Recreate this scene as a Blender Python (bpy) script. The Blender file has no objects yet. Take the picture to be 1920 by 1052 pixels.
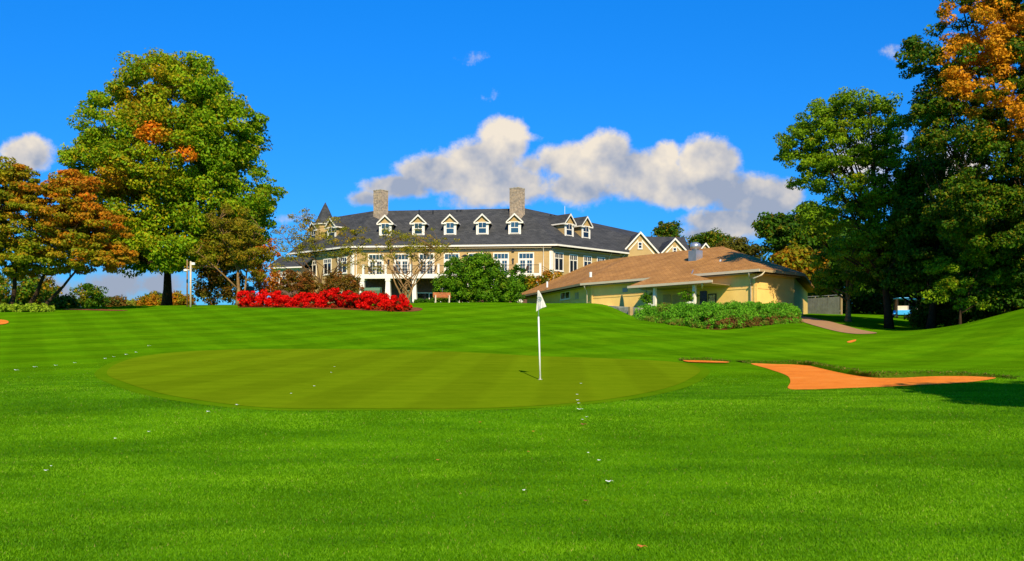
import bpy, math, random
import numpy as np
from mathutils import Vector
from mathutils.geometry import delaunay_2d_cdt
R = math.radians
scene = bpy.context.scene
col = scene.collection

# ------------------------------------------------------------------ camera
F, HZ, CX, H = 1663.0, 650.0, 960.0, 1.55       # focal length in photo pixels, eye level row, centre column, eye height
cam_d = bpy.data.cameras.new('camera')
cam = bpy.data.objects.new('camera', cam_d)
col.objects.link(cam)
cam.location = (0, 0, H)
cam.rotation_euler = (R(90), 0, 0)
cam_d.sensor_width = 36
cam_d.lens = 36*F/1920
cam_d.shift_y = (HZ-526)/1920
cam_d.clip_start = 0.1
cam_d.clip_end = 12000
scene.camera = cam

# ------------------------------------------------------------------ light
SUN_EL, SUN_AZ = 35.0, 9.0          # azimuth: degrees from straight behind the camera towards the right
scene.view_settings.view_transform = 'Standard'
scene.view_settings.look = 'None'
scene.view_settings.gamma = 1
scene.view_settings.exposure = 0.3
to_sun = Vector((math.sin(R(SUN_AZ))*math.cos(R(SUN_EL)), -math.cos(R(SUN_AZ))*math.cos(R(SUN_EL)), math.sin(R(SUN_EL))))
sd = bpy.data.lights.new('sun', 'SUN')
sd.energy = 5.0
sd.angle = R(0.5)
sd.color = (1.0, 0.86, 0.60)
sun = bpy.data.objects.new('sun', sd)
col.objects.link(sun)
sun.rotation_euler = to_sun.to_track_quat('Z', 'Y').to_euler()

world = bpy.data.worlds.new("World")
scene.world = world
world.use_nodes = True
wt = world.node_tree
for n in list(wt.nodes): wt.nodes.remove(n)
def wn(t, **k):
    n = wt.nodes.new(t)
    for a, b in k.items(): setattr(n, a, b)
    return n
def wl(a, b): wt.links.new(a, b)
def wmath(op, a, b=None, c=None, clamp=False):
    n = wn('ShaderNodeMath', operation=op); n.use_clamp = clamp
    for i, x in enumerate((a, b, c)):
        if x is None: continue
        if isinstance(x, (int, float)): n.inputs[i].default_value = x
        else: wl(x, n.inputs[i])
    return n.outputs[0]
sky = wn('ShaderNodeTexSky', sky_type='NISHITA')
sky.sun_disc = False
sky.sun_elevation = R(SUN_EL)
sky.sun_rotation = R(180-SUN_AZ)
sky.altitude = 200
sky.dust_density = 0.3
sky.ozone_density = 2.0
hs = wn('ShaderNodeHueSaturation'); hs.inputs['Saturation'].default_value = 1.15; hs.inputs['Value'].default_value = 1.0
hs.inputs['Hue'].default_value = 0.5
wl(sky.outputs[0], hs.inputs['Color'])
tint = wn('ShaderNodeMix', data_type='RGBA', blend_type='MULTIPLY'); tint.inputs[0].default_value = 1
wl(hs.outputs[0], tint.inputs[6])
gtc = wn('ShaderNodeTexCoord'); gsep = wn('ShaderNodeSeparateXYZ'); wl(gtc.outputs['Generated'], gsep.inputs[0])
hz_mix = wn('ShaderNodeMix', data_type='RGBA')          # clear polarised sky: deep blue overhead, a little paler towards the horizon
hz_r = wn('ShaderNodeMapRange'); wl(gsep.outputs[2], hz_r.inputs[0]); hz_r.inputs[1].default_value = 0.05; hz_r.inputs[2].default_value = 0.36
wl(hz_r.outputs[0], hz_mix.inputs[0]); hz_mix.inputs[6].default_value = (0.14, 0.52, 1.0, 1); hz_mix.inputs[7].default_value = (0.07, 0.84, 1.6, 1)
wl(hz_mix.outputs[2], tint.inputs[7])
tc = wn('ShaderNodeTexCoord')
sep = wn('ShaderNodeSeparateXYZ'); wl(tc.outputs['Generated'], sep.inputs[0])
yy = wmath('MAXIMUM', sep.outputs[1], 0.02)
cu = wmath('DIVIDE', sep.outputs[0], yy)
cv = wmath('DIVIDE', sep.outputs[2], yy)
comb = wn('ShaderNodeCombineXYZ'); wl(cu, comb.inputs[0]); wl(cv, comb.inputs[1])
pvec = comb.outputs[0]
def wnoise(vec, scale, detail=7, rough=0.55):
    n = wn('ShaderNodeTexNoise'); n.inputs['Scale'].default_value = scale
    n.inputs['Detail'].default_value = detail; n.inputs['Roughness'].default_value = rough
    wl(vec, n.inputs['Vector']); return n.outputs[0]
def woff(vec, dx, dy):
    n = wn('ShaderNodeVectorMath', operation='ADD'); wl(vec, n.inputs[0]); n.inputs[1].default_value = (dx, dy, 0)
    return n.outputs[0]
# cloud banks, each an ellipse (direction columns/rows of the view to the north)
CL = [(945,262,42,44,1.05),(985,258,40,12,.45),(905,300,70,36,1.0),(830,325,80,32,1.0),(745,350,60,22,.95),(690,372,40,16,.7),(930,345,90,40,1.0),(900,375,60,20,.5),
      (1140,288,50,38,1.0),(1060,300,60,34,.85),(1200,320,90,44,1.0),(1245,292,34,30,.9),(1325,300,62,38,1.0),(1290,350,130,38,1.0),(1400,370,80,40,.95),(1460,370,50,36,.8),(1080,350,80,34,.75),
      (1380,415,90,28,.95),(1340,440,70,20,.7),(1000,310,40,26,.55),(48,290,50,32,1.0),(200,545,90,40,.62),(300,535,60,30,.6),(90,560,120,45,.6),(570,408,50,10,.3),(1620,290,90,60,.5),(1760,330,80,60,.6),
      (905,185,40,14,.2),(1680,90,60,24,.17),(910,108,60,14,.2)]
env = None
for (a, b, rx, ry, s) in CL:
    m = wn('ShaderNodeVectorMath', operation='MULTIPLY_ADD')
    wl(pvec, m.inputs[0])
    m.inputs[1].default_value = (F/rx, F/ry, 0)
    m.inputs[2].default_value = (-(a-CX)/rx, -(HZ-b)/ry, 0)
    ln = wn('ShaderNodeVectorMath', operation='LENGTH'); wl(m.outputs[0], ln.inputs[0])
    e = wmath('MULTIPLY', wmath('SUBTRACT', 1.44, ln.outputs['Value']), s)
    env = e if env is None else wmath('SMOOTH_MAX', env, e, 0.15)
nA = wnoise(pvec, 16, 14, 0.68)
dens = wmath('ADD', wmath('MULTIPLY', env, 1.35), wmath('MULTIPLY', wmath('SUBTRACT', nA, 0.5), 2.3))
mr = wn('ShaderNodeMapRange', interpolation_type='SMOOTHSTEP'); wl(dens, mr.inputs[0])
mr.inputs[1].default_value = 0.20; mr.inputs[2].default_value = 0.88
front = wn('ShaderNodeMapRange'); wl(sep.outputs[1], front.inputs[0]); front.inputs[1].default_value = .05; front.inputs[2].default_value = .15
cov = wmath('MULTIPLY', wmath('MULTIPLY', mr.outputs[0], front.outputs[0]), .96)
# relief of the cloud: density towards the sun against density here
nB = wnoise(woff(pvec, -0.006, 0.020), 16, 4, 0.55)
nC = wnoise(woff(pvec, 3.0, 1.0), 9, 3, 0.5)
nA2 = wnoise(pvec, 16, 4, 0.55)
rel = wmath('MULTIPLY', wmath('SUBTRACT', nA2, nB), 3.0)
soft = wmath('MULTIPLY', wmath('SUBTRACT', nC, 0.5), 1.8)
thick = wmath('MULTIPLY', dens, -0.28)
lit = wmath('ADD', wmath('ADD', wmath('ADD', rel, soft), thick), wmath('ADD', -0.70, wmath('MULTIPLY', cv, 7.6)), clamp=True)
cr = wn('ShaderNodeMix', data_type='RGBA'); wl(lit, cr.inputs[0])
cr.inputs[6].default_value = (2.9, 3.3, 4.2, 1); cr.inputs[7].default_value = (7.6, 6.7, 5.4, 1)
mix = wn('ShaderNodeMix', data_type='RGBA'); wl(cov, mix.inputs[0]); wl(tint.outputs[2], mix.inputs[6]); wl(cr.outputs[2], mix.inputs[7])
bg = wn('ShaderNodeBackground'); bg.inputs[1].default_value = 0.1
wl(mix.outputs[2], bg.inputs[0])
wo = wn('ShaderNodeOutputWorld'); wl(bg.outputs[0], wo.inputs[0])

# ------------------------------------------------------------------ helpers
def W(px, py, Y): return ((px-CX)/F*Y, Y, H+(HZ-py)/F*Y)

def tag(o, label=None, cat=None, group=None, kind=None):
    if label: o['label'] = label
    if cat: o['category'] = cat
    if group: o['group'] = group
    if kind: o['kind'] = kind
    return o
def thing(name, label, cat, loc=(0, 0, 0), rz=0, group=None):
    o = bpy.data.objects.new(name, None); col.objects.link(o)
    o.location = loc; o.rotation_euler = (0, 0, rz); o.empty_display_size = .3
    return tag(o, label, cat, group)
def root_loc(p):
    v = Vector((0, 0, 0))
    while p is not None: v = v+p.location; p = p.parent
    return v
def copy_tree(o, parent=None):
    c = o.copy(); col.objects.link(c)
    if parent is not None: c.parent = parent
    for ch in list(o.children): copy_tree(ch, c)
    return c

class MB:
    def __init__(s): s.v = []; s.f = []
    def add(s, vs, fs):
        b = len(s.v); s.v += [tuple(p) for p in vs]; s.f += [tuple(b+i for i in f) for f in fs]; return s
    def box(s, x0, x1, y0, y1, z0, z1):
        return s.add([(x0,y0,z0),(x1,y0,z0),(x1,y1,z0),(x0,y1,z0),(x0,y0,z1),(x1,y0,z1),(x1,y1,z1),(x0,y1,z1)],
                     [(0,3,2,1),(4,5,6,7),(0,1,5,4),(1,2,6,5),(2,3,7,6),(3,0,4,7)])
    def fb(s, fr, u0, u1, d0, d1, z0, z1, z1b=None):
        """box in a wall frame: u along the wall, d outwards, z up"""
        P = fr.P
        return s.add([P(u0,d0,z0),P(u1,d0,z0),P(u1,d1,z0),P(u0,d1,z0),P(u0,d0,z1),P(u1,d0,z1),P(u1,d1,z1),P(u0,d1,z1)],
                     [(0,1,2,3),(4,7,6,5),(0,4,5,1),(1,5,6,2),(2,6,7,3),(3,7,4,0)])
    def slab(s, pts, t):
        """polygon with thickness t downwards"""
        n = len(pts); lo = [(p[0],p[1],p[2]-t) for p in pts]
        return s.add(list(pts)+lo, [tuple(range(n)), tuple(range(2*n-1,n-1,-1))]+[(i,i+n,(i+1)%n+n,(i+1)%n) for i in range(n)])
    def tube(s, pts, rad, n=7, cap=True):
        pts = [Vector(p) for p in pts]
        if not hasattr(rad, '__len__'): rad = [rad]*len(pts)
        b = len(s.v); prev = None
        for i, p in enumerate(pts):
            t = (pts[min(i+1, len(pts)-1)]-pts[max(i-1, 0)])
            t = t.normalized() if t.length > 1e-9 else Vector((0,0,1))
            a = Vector((1,0,0)) if prev is None else prev
            if abs(a.dot(t)) > .95: a = Vector((0,1,0))
            a = (a-t*a.dot(t)).normalized(); prev = a; c = t.cross(a)
            for k in range(n):
                an = 2*math.pi*k/n; q = p+(a*math.cos(an)+c*math.sin(an))*rad[i]; s.v.append(tuple(q))
        for i in range(len(pts)-1):
            for k in range(n):
                s.f.append((b+i*n+k, b+i*n+(k+1)%n, b+(i+1)*n+(k+1)%n, b+(i+1)*n+k))
        if cap:
            s.f.append(tuple(b+k for k in range(n))[::-1]); s.f.append(tuple(b+(len(pts)-1)*n+k for k in range(n)))
        return s
    def lathe(s, c, prof, n=16, rot=0):
        b = len(s.v)
        for (r, z) in prof:
            for k in range(n):
                a = 2*math.pi*k/n+rot; s.v.append((c[0]+r*math.cos(a), c[1]+r*math.sin(a), c[2]+z))
        for i in range(len(prof)-1):
            for k in range(n):
                s.f.append((b+i*n+k, b+i*n+(k+1)%n, b+(i+1)*n+(k+1)%n, b+(i+1)*n+k))
        s.f.append(tuple(b+k for k in range(n))[::-1]); s.f.append(tuple(b+(len(prof)-1)*n+k for k in range(n)))
        return s
    def build(s, name, mat, parent=None, world=True, smooth=False, bevel=0):
        off = root_loc(parent) if (world and parent is not None) else Vector((0,0,0))
        me = bpy.data.meshes.new(name)
        me.from_pydata([(x-off.x, y-off.y, z-off.z) for (x, y, z) in s.v], [], s.f)
        me.update()
        if smooth: me.polygons.foreach_set('use_smooth', [True]*len(me.polygons))
        me.materials.append(mat)
        o = bpy.data.objects.new(name, me); col.objects.link(o)
        if parent is not None: o.parent = parent
        if bevel:
            b = o.modifiers.new('bevel', 'BEVEL'); b.width = bevel; b.segments = 2; b.limit_method = 'ANGLE'
        return o

class Fr:
    def __init__(s, a, b, flip=False):
        a = Vector(a[:2]); b = Vector(b[:2]); s.o = a; s.U = (b-a).normalized(); s.len = (b-a).length
        s.N = Vector((s.U.y, -s.U.x))
        if flip: s.N = -s.N
    def P(s, u, d, z):
        q = s.o+s.U*u+s.N*d; return (q.x, q.y, z)
    def u_at(s, px, d=0):
        k = (px-CX)/F; o = s.o+s.N*d
        return (k*o.y-o.x)/(s.U.x-k*s.U.y)
    def z_at(s, px, py, d=0):
        q = s.P(s.u_at(px, d), d, 0); return H+(HZ-py)/F*q[1]

# ------------------------------------------------------------------ materials
def nmat(name):
    m = bpy.data.materials.new(name); m.use_nodes = True
    nt = m.node_tree; b = nt.nodes['Principled BSDF']
    return m, nt, b
def nd(nt, t, **k):
    n = nt.nodes.new(t)
    for a, b in k.items(): setattr(n, a, b)
    return n
def noise(nt, vec, scale, detail=4, rough=.5):
    n = nd(nt, 'ShaderNodeTexNoise'); n.inputs['Scale'].default_value = scale
    n.inputs['Detail'].default_value = detail; n.inputs['Roughness'].default_value = rough
    if vec is not None: nt.links.new(vec, n.inputs['Vector'])
    return n.outputs[0]
def ramp(nt, fac, stops):
    n = nd(nt, 'ShaderNodeValToRGB'); nt.links.new(fac, n.inputs[0])
    e = n.color_ramp.elements
    while len(e) < len(stops): e.new(0.5)
    for i, (p, c) in enumerate(stops): e[i].position = p; e[i].color = (*c, 1)
    return n.outputs[0]
def mixc(nt, fac, a, b, mode='MIX'):
    n = nd(nt, 'ShaderNodeMix', data_type='RGBA', blend_type=mode)
    for i, x in ((0, fac), (6, a), (7, b)):
        if isinstance(x, (int, float)): n.inputs[i].default_value = x
        elif isinstance(x, tuple): n.inputs[i].default_value = (*x, 1) if len(x) == 3 else x
        else: nt.links.new(x, n.inputs[i])
    return n.outputs[2]
def mth(nt, op, a, b=None, clamp=False):
    n = nd(nt, 'ShaderNodeMath', operation=op); n.use_clamp = clamp
    for i, x in enumerate((a, b)):
        if x is None: continue
        if isinstance(x, (int, float)): n.inputs[i].default_value = x
        else: nt.links.new(x, n.inputs[i])
    return n.outputs[0]
def pos(nt, sx=1, sy=1, sz=1, rz=0):
    g = nd(nt, 'ShaderNodeNewGeometry'); mp = nd(nt, 'ShaderNodeMapping')
    mp.inputs['Scale'].default_value = (sx, sy, sz); mp.inputs['Rotation'].default_value = (0, 0, rz)
    nt.links.new(g.outputs['Position'], mp.inputs[0]); return mp.outputs[0]
def bump(nt, b, h, strength=.3, dist=.02):
    n = nd(nt, 'ShaderNodeBump'); n.inputs['Strength'].default_value = strength; n.inputs['Distance'].default_value = dist
    nt.links.new(h, n.inputs['Height']); nt.links.new(n.outputs[0], b.inputs['Normal'])
def plain(name, c, rough=.6, var=.15, scale=3, metal=0, bmp=0, spec=.4):
    m, nt, b = nmat(name)
    n = noise(nt, pos(nt), scale, 5, .6)
    lo = tuple(x*(1-var) for x in c); hi = tuple(min(1, x*(1+var)) for x in c)
    nt.links.new(ramp(nt, n, [(.3, lo), (.7, hi)]), b.inputs['Base Color'])
    b.inputs['Roughness'].default_value = rough; b.inputs['Metallic'].default_value = metal
    b.inputs['Specular IOR Level'].default_value = spec
    if bmp: bump(nt, b, noise(nt, pos(nt), scale*8, 4), bmp)
    return m
def grass_mat(name, stops, streak=.25, fine=.5, stripes=None):
    m, nt, b = nmat(name)
    big = noise(nt, pos(nt), .09, 4, .6)
    mid = noise(nt, pos(nt, rz=.5), .8, 5, .65)
    fin = noise(nt, pos(nt), 14, 5, .75)
    vf = noise(nt, pos(nt), 70, 3, .7)
    st = noise(nt, pos(nt, .2, .9, .3, rz=.12), 1.6, 6, .7)
    mf = noise(nt, pos(nt, .7, 1.1, 1), 3.2, 5, .8)
    s = mth(nt, 'ADD', mth(nt, 'MULTIPLY', big, .30), mth(nt, 'MULTIPLY', mid, .35))
    s = mth(nt, 'ADD', s, mth(nt, 'MULTIPLY', fin, .35*fine))
    s = mth(nt, 'ADD', s, mth(nt, 'MULTIPLY', vf, .3*fine))
    s = mth(nt, 'ADD', s, mth(nt, 'MULTIPLY', st, streak))
    s = mth(nt, 'ADD', s, mth(nt, 'MULTIPLY', mf, .4))
    tot = .40+.30+.35+.35*fine+.3*fine+streak
    s = mth(nt, 'DIVIDE', s, tot)
    c = ramp(nt, s, stops)
    if stripes:
        for (rz, sc, amt) in stripes:
            w = nd(nt, 'ShaderNodeTexWave', wave_type='BANDS', wave_profile='SIN')
            w.inputs['Scale'].default_value = sc; w.inputs['Distortion'].default_value = .6; w.inputs['Detail Scale'].default_value = .3
            nt.links.new(pos(nt, rz=rz), w.inputs['Vector'])
            f = ramp(nt, w.outputs['Fac'], [(.35, (1-amt,)*3), (.65, (1+amt,)*3)])
            c = mixc(nt, 1.0, c, f, 'MULTIPLY')
    nt.links.new(c, b.inputs['Base Color'])
    b.inputs['Roughness'].default_value = 1; b.inputs['Specular IOR Level'].default_value = 0
    bump(nt, b, mth(nt, 'ADD', mth(nt, 'ADD', mth(nt, 'MULTIPLY', fin, .5), mth(nt, 'MULTIPLY', mf, 1.6*fine)), mth(nt, 'ADD', vf, mth(nt, 'MULTIPLY', mid, .4))), .55*fine+.1, .05)
    return m
def leaf_mat(name, greens, aut=(.5, .1, .004), trans=.3):
    """greens: dark, mid, light; the face attribute tone picks among them, aut blends to the autumn colour"""
    m, nt, b = nmat(name)
    a = nd(nt, 'ShaderNodeAttribute', attribute_name='tone'); a2 = nd(nt, 'ShaderNodeAttribute', attribute_name='aut')
    c = ramp(nt, a.outputs['Fac'], [(0.05, greens[0]), (.5, greens[1]), (.95, greens[2])])
    k = ramp(nt, a.outputs['Fac'], [(0, tuple(x*.6 for x in aut)), (1, tuple(min(1, x*1.35) for x in aut))])
    c = mixc(nt, a2.outputs['Fac'], c, k)
    nt.links.new(c, b.inputs['Base Color'])
    b.inputs['Roughness'].default_value = .6; b.inputs['Specular IOR Level'].default_value = .12
    t = nd(nt, 'ShaderNodeBsdfTranslucent'); nt.links.new(c, t.inputs['Color'])
    mx = nd(nt, 'ShaderNodeMixShader'); mx.inputs[0].default_value = trans
    nt.links.new(b.outputs[0], mx.inputs[1]); nt.links.new(t.outputs[0], mx.inputs[2])
    nt.links.new(mx.outputs[0], nt.nodes['Material Output'].inputs[0])
    return m
def siding_mat(name, c, pitch=.2, amt=.2, vertical=False):
    m, nt, b = nmat(name)
    g = nd(nt, 'ShaderNodeNewGeometry'); sp = nd(nt, 'ShaderNodeSeparateXYZ'); nt.links.new(g.outputs['Position'], sp.inputs[0])
    fr = mth(nt, 'FRACT', mth(nt, 'DIVIDE', sp.outputs[2], pitch))
    line = ramp(nt, fr, [(.0, (1-amt,)*3), (.14, (1-amt*.8,)*3), (.24, (1, 1, 1)), (1, (1.04,)*3)])
    n = noise(nt, pos(nt), 1.1, 4, .6)
    base = ramp(nt, n, [(.3, tuple(x*.9 for x in c)), (.7, tuple(x*1.08 for x in c))])
    nt.links.new(mixc(nt, 1.0, base, line, 'MULTIPLY'), b.inputs['Base Color'])
    b.inputs['Roughness'].default_value = .7; b.inputs['Specular IOR Level'].default_value = .2
    bump(nt, b, fr, .25, .02)
    return m
def shingle_mat(name, cs, pitch=.3):
    m, nt, b = nmat(name)
    br = nd(nt, 'ShaderNodeTexBrick'); br.offset = .5
    g = nd(nt, 'ShaderNodeNewGeometry'); sp = nd(nt, 'ShaderNodeSeparateXYZ'); nt.links.new(g.outputs['Position'], sp.inputs[0])
    cb = nd(nt, 'ShaderNodeCombineXYZ'); nt.links.new(mth(nt, 'ADD', sp.outputs[0], mth(nt, 'MULTIPLY', sp.outputs[1], -.4)), cb.inputs[0])
    nt.links.new(mth(nt, 'MULTIPLY', sp.outputs[2], 1.9), cb.inputs[1]); nt.links.new(cb.outputs[0], br.inputs['Vector'])
    br.inputs['Scale'].default_value = 1.0; br.inputs['Brick Width'].default_value = pitch*1.6; br.inputs['Row Height'].default_value = pitch
    br.inputs['Mortar Size'].default_value = .015; br.inputs['Bias'].default_value = 0
    br.inputs['Color1'].default_value = (*cs[0], 1); br.inputs['Color2'].default_value = (*cs[1], 1); br.inputs['Mortar'].default_value = (*tuple(x*.6 for x in cs[0]), 1)
    n = noise(nt, pos(nt, 1, 1, 2.2), .55, 6, .68)
    v = ramp(nt, n, [(.3, (.78,)*3), (.7, (1.22,)*3)])
    nt.links.new(mixc(nt, 1.0, br.outputs[0], v, 'MULTIPLY'), b.inputs['Base Color'])
    b.inputs['Roughness'].default_value = .92; b.inputs['Specular IOR Level'].default_value = .15
    bump(nt, b, noise(nt, pos(nt), 7, 4, .6), .35, .05)
    return m
def stone_mat(name, c1, c2, mortar, w=.45, h=.18):
    m, nt, b = nmat(name)
    br = nd(nt, 'ShaderNodeTexBrick')
    g = nd(nt, 'ShaderNodeNewGeometry'); sp = nd(nt, 'ShaderNodeSeparateXYZ'); nt.links.new(g.outputs['Position'], sp.inputs[0])
    cb = nd(nt, 'ShaderNodeCombineXYZ'); nt.links.new(mth(nt, 'ADD', sp.outputs[0], mth(nt, 'MULTIPLY', sp.outputs[1], .37)), cb.inputs[0])
    nt.links.new(sp.outputs[2], cb.inputs[1]); nt.links.new(cb.outputs[0], br.inputs['Vector'])
    br.inputs['Scale'].default_value = 1; br.inputs['Brick Width'].default_value = w; br.inputs['Row Height'].default_value = h
    br.inputs['Mortar Size'].default_value = .018; br.inputs['Color1'].default_value = (*c1, 1); br.inputs['Color2'].default_value = (*c2, 1); br.inputs['Mortar'].default_value = (*mortar, 1)
    v = ramp(nt, noise(nt, pos(nt), 3.5, 4, .6), [(.3, (.6,)*3), (.7, (1.35,)*3)])
    nt.links.new(mixc(nt, 1.0, br.outputs[0], v, 'MULTIPLY'), b.inputs['Base Color'])
    b.inputs['Roughness'].default_value = .9
    bump(nt, b, br.outputs['Fac'], -.5, .03)
    return m
def glass_mat(name, c, rough=.06):
    m, nt, b = nmat(name)
    n = noise(nt, pos(nt), .7, 2)
    nt.links.new(ramp(nt, n, [(.35, tuple(x*.6 for x in c)), (.65, c)]), b.inputs['Base Color'])
    b.inputs['Roughness'].default_value = rough; b.inputs['Specular IOR Level'].default_value = .9
    return m

M = {}
M['lawn'] = grass_mat('lawn_grass', [(.34, (.035, .125, .001)), (.45, (.065, .195, .0015)), (.55, (.105, .255, .002)), (.66, (.18, .33, .004))], .45, .6,
                      stripes=[(.75, .085, .09), (-.5, .13, .06)])
M['green'] = grass_mat('putting_green_grass', [(.35, (.105, .175, .002)), (.5, (.142, .222, .003)), (.65, (.18, .26, .004))], .2, .18,
                       stripes=[(.06, .15, .055), (1.5, .33, .02)])
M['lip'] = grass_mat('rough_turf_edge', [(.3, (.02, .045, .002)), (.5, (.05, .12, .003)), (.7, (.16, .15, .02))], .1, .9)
M['sand'] = plain('bunker_sand', (.93, .255, .022), .95, .10, 1.2, 0, .5, .1)
m, nt, b = nmat('bunker_sand')
_n = noise(nt, pos(nt), .9, 6, .7); _f = noise(nt, pos(nt), 30, 3, .7)
nt.links.new(ramp(nt, mth(nt, 'ADD', mth(nt, 'MULTIPLY', _n, .7), mth(nt, 'MULTIPLY', _f, .3)), [(.36, (.78, .185, .014)), (.5, (.92, .25, .022)), (.66, (.95, .33, .05))]), b.inputs['Base Color'])
b.inputs['Roughness'].default_value = 1; b.inputs['Specular IOR Level'].default_value = .1
_w = nd(nt, 'ShaderNodeTexWave', wave_type='BANDS'); _w.inputs['Scale'].default_value = 1.6; _w.inputs['Distortion'].default_value = 5; _w.inputs['Detail Scale'].default_value = .6
nt.links.new(pos(nt, rz=1.2), _w.inputs['Vector']); bump(nt, b, mth(nt, 'ADD', mth(nt, 'MULTIPLY', _w.outputs['Fac'], .5), mth(nt, 'ADD', _f, mth(nt, 'MULTIPLY', noise(nt, pos(nt), 4, 3, .6), 1.5))), .6, .05)
M['sand'] = m
M['path'] = plain('path_asphalt', (.40, .22, .10), .9, .12, 2.5, 0, .3, .2)
M['mulch'] = plain('bark_mulch', (.22, .07, .02), .95, .5, 6, 0, .6, .1)
M['bark'] = plain('dark_bark', (.045, .028, .014), .9, .4, 6, 0, .7, .1)
M['bark_pale'] = plain('pale_bark', (.26, .15, .06), .9, .35, 6, 0, .7, .1)
M['bark_mid'] = plain('brown_bark', (.13, .075, .03), .9, .35, 6, 0, .7, .1)
M['siding'] = siding_mat('tan_siding', (.47, .315, .125), .2, .16)
M['siding_grey'] = siding_mat('pale_siding', (.46, .37, .24), .2, .14)
M['white'] = plain('white_paint', (.80, .74, .62), .5, .05, 2)
M['fascia'] = plain('cream_gutter_paint', (.62, .52, .36), .5, .06, 2)
M['roof'] = shingle_mat('charcoal_shingle', ((.044, .046, .048), (.070, .070, .070)), .32)
M['brown_roof'] = shingle_mat('brown_shingle', ((.38, .175, .045), (.46, .222, .062)), .26)
M['stone'] = stone_mat('chimney_stone', (.46, .33, .20), (.27, .21, .15), (.4, .33, .24))
M['brick'] = stone_mat('red_brown_brick', (.17, .06, .035), (.11, .04, .025), (.15, .09, .06), .3, .1)
M['pier_stone'] = stone_mat('pale_pier_stone', (.5, .43, .33), (.38, .33, .26), (.3, .27, .2), .4, .2)
M['glass'] = glass_mat('window_glass', (.03, .075, .11))
M['darkglass'] = glass_mat('dark_window_glass', (.012, .014, .018), .12)
M['iron'] = plain('black_iron', (.02, .02, .022), .45, .2, 4)
M['cream'] = siding_mat('cream_yellow_wall', (.97, .62, .18), 1.4, .05)
M['cream_door'] = plain('tan_door_paint', (.66, .40, .13), .6, .1, 3)
M['soffit'] = plain('soffit_paint', (.42, .30, .15), .8, .08, 2)
M['metal'] = plain('galvanised_metal', (.48, .50, .52), .35, .2, 2, .7)
M['pvc'] = plain('white_vent_pipe', (.8, .8, .8), .5, .05, 2)
M['teal'] = plain('dark_teal_canvas', (.008, .05, .035), .8, .25, 3)
M['binteal'] = plain('teal_green_plastic', (.01, .11, .09), .5, .2, 3)
M['boxgreen'] = plain('utility_green_paint', (.05, .14, .06), .5, .1, 2)
M['benchwood'] = plain('red_brown_wood', (.42, .12, .03), .6, .3, 5)
M['benchiron'] = plain('cream_cast_frame', (.62, .52, .36), .5, .1, 4)
M['fence'] = plain('weathered_fence_boards', (.2, .2, .15), .8, .25, 2)
M['galv'] = plain('grey_fence_rail', (.3, .3, .28), .5, .1, 2)
M['pole'] = plain('pale_pole_paint', (.62, .5, .36), .6, .1, 2)
M['lampwhite'] = plain('white_lamp_housing', (.8, .78, .72), .4, .05, 2)
M['timber'] = plain('weathered_timber', (.36, .25, .11), .9, .25, 3, 0, .3)
M['darkwood'] = plain('brown_wicker', (.07, .035, .02), .7, .3, 8)
M['stick'] = plain('white_flagstick_paint', (.85, .82, .74), .4, .03, 2)
M['cartblue'] = plain('blue_body_paint', (.05, .4, .8), .35, .1, 2)
M['cartcream'] = plain('cream_body_paint', (.75, .6, .42), .4, .1, 2)
M['rubber'] = plain('black_rubber', (.02, .02, .02), .8, .2, 4)
M['orangepaint'] = plain('orange_accent', (.6, .16, .03), .6, .1, 2)

# ------------------------------------------------------------------ terrain
COLS = np.array([-900, 0, 250, 500, 760, 960, 1050, 1130, 1190, 1250, 1370, 1490, 1600, 1700, 1800, 1920, 2400.])
ROWS = [14.5, 21, 27, 33, 40, 50, 60, 75, 85, 100, 125, 250, 800, 3000]
T = {
 14.5: [765]*17,
 21:   [706,710,711,712,712,712,712,712,712,712,713,714,714,714,714,714,714],
 27:   [676,677,677,678,678,679,679,680,681,683,688,691,691,691,690,689,684],
 33:   [650,655,655,655,656,657,660,662,664,666,670,673,674,675,670,662,630],
 40:   [620,628,627,626,624,622,623,626,630,634,640,642,644,640,627,606,540],
 50:   [590,598,600,600,598,594,593,598,606,611,619,611,625,622,608,579,500],
 60:   [575,582,579,576,575,573,568,569,590,593,600,598,606,617,612,590,520],
 75:   [578,582,574,571,568,567,575,586,590,591,591,589,595,602,608,600,560],
 85:   [582,584,578,574,569,568,578,588,590,590,590,588,591,597,602,600,575],
 100:  [586,586,583,578,573,573,582,588,590,590,588,587,588,590,594,592,580],
 125:  [590,590,588,582,574,574,584,588,590,588,586,586,586,586,588,586,580],
 250:  [606]*17, 800: [628]*17, 3000: [642]*17}
RY = np.array([-200, 2.0, 5.0, 7.5, 10.5]+ROWS)
RZ = np.zeros((len(RY), len(COLS)))
for i, z in enumerate([0, 0, 0.0, .04, .2]): RZ[i, :] = z
for i, y in enumerate(ROWS): RZ[5+i, :] = H+(HZ-np.array(T[y], float))/F*y
RT = np.concatenate([[-3.0, 0.7], np.log(RY[2:])])      # interpolation parameter
RT[1] = math.log(2.0); RT[0] = math.log(2.0)-2
def pchip_slopes(x, y):
    h = np.diff(x); d = np.diff(y, axis=0)/h.reshape((-1,)+(1,)*(y.ndim-1))
    m = np.zeros_like(y); hh = h.reshape((-1,)+(1,)*(y.ndim-1))
    w1 = 2*hh[1:]+hh[:-1]; w2 = hh[1:]+2*hh[:-1]
    with np.errstate(divide='ignore', invalid='ignore'):
        hm = (w1+w2)/(w1/d[:-1]+w2/d[1:])
    m[1:-1] = np.where(d[:-1]*d[1:] > 0, hm, 0)
    m[0] = d[0]; m[-1] = d[-1]; return m
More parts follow.
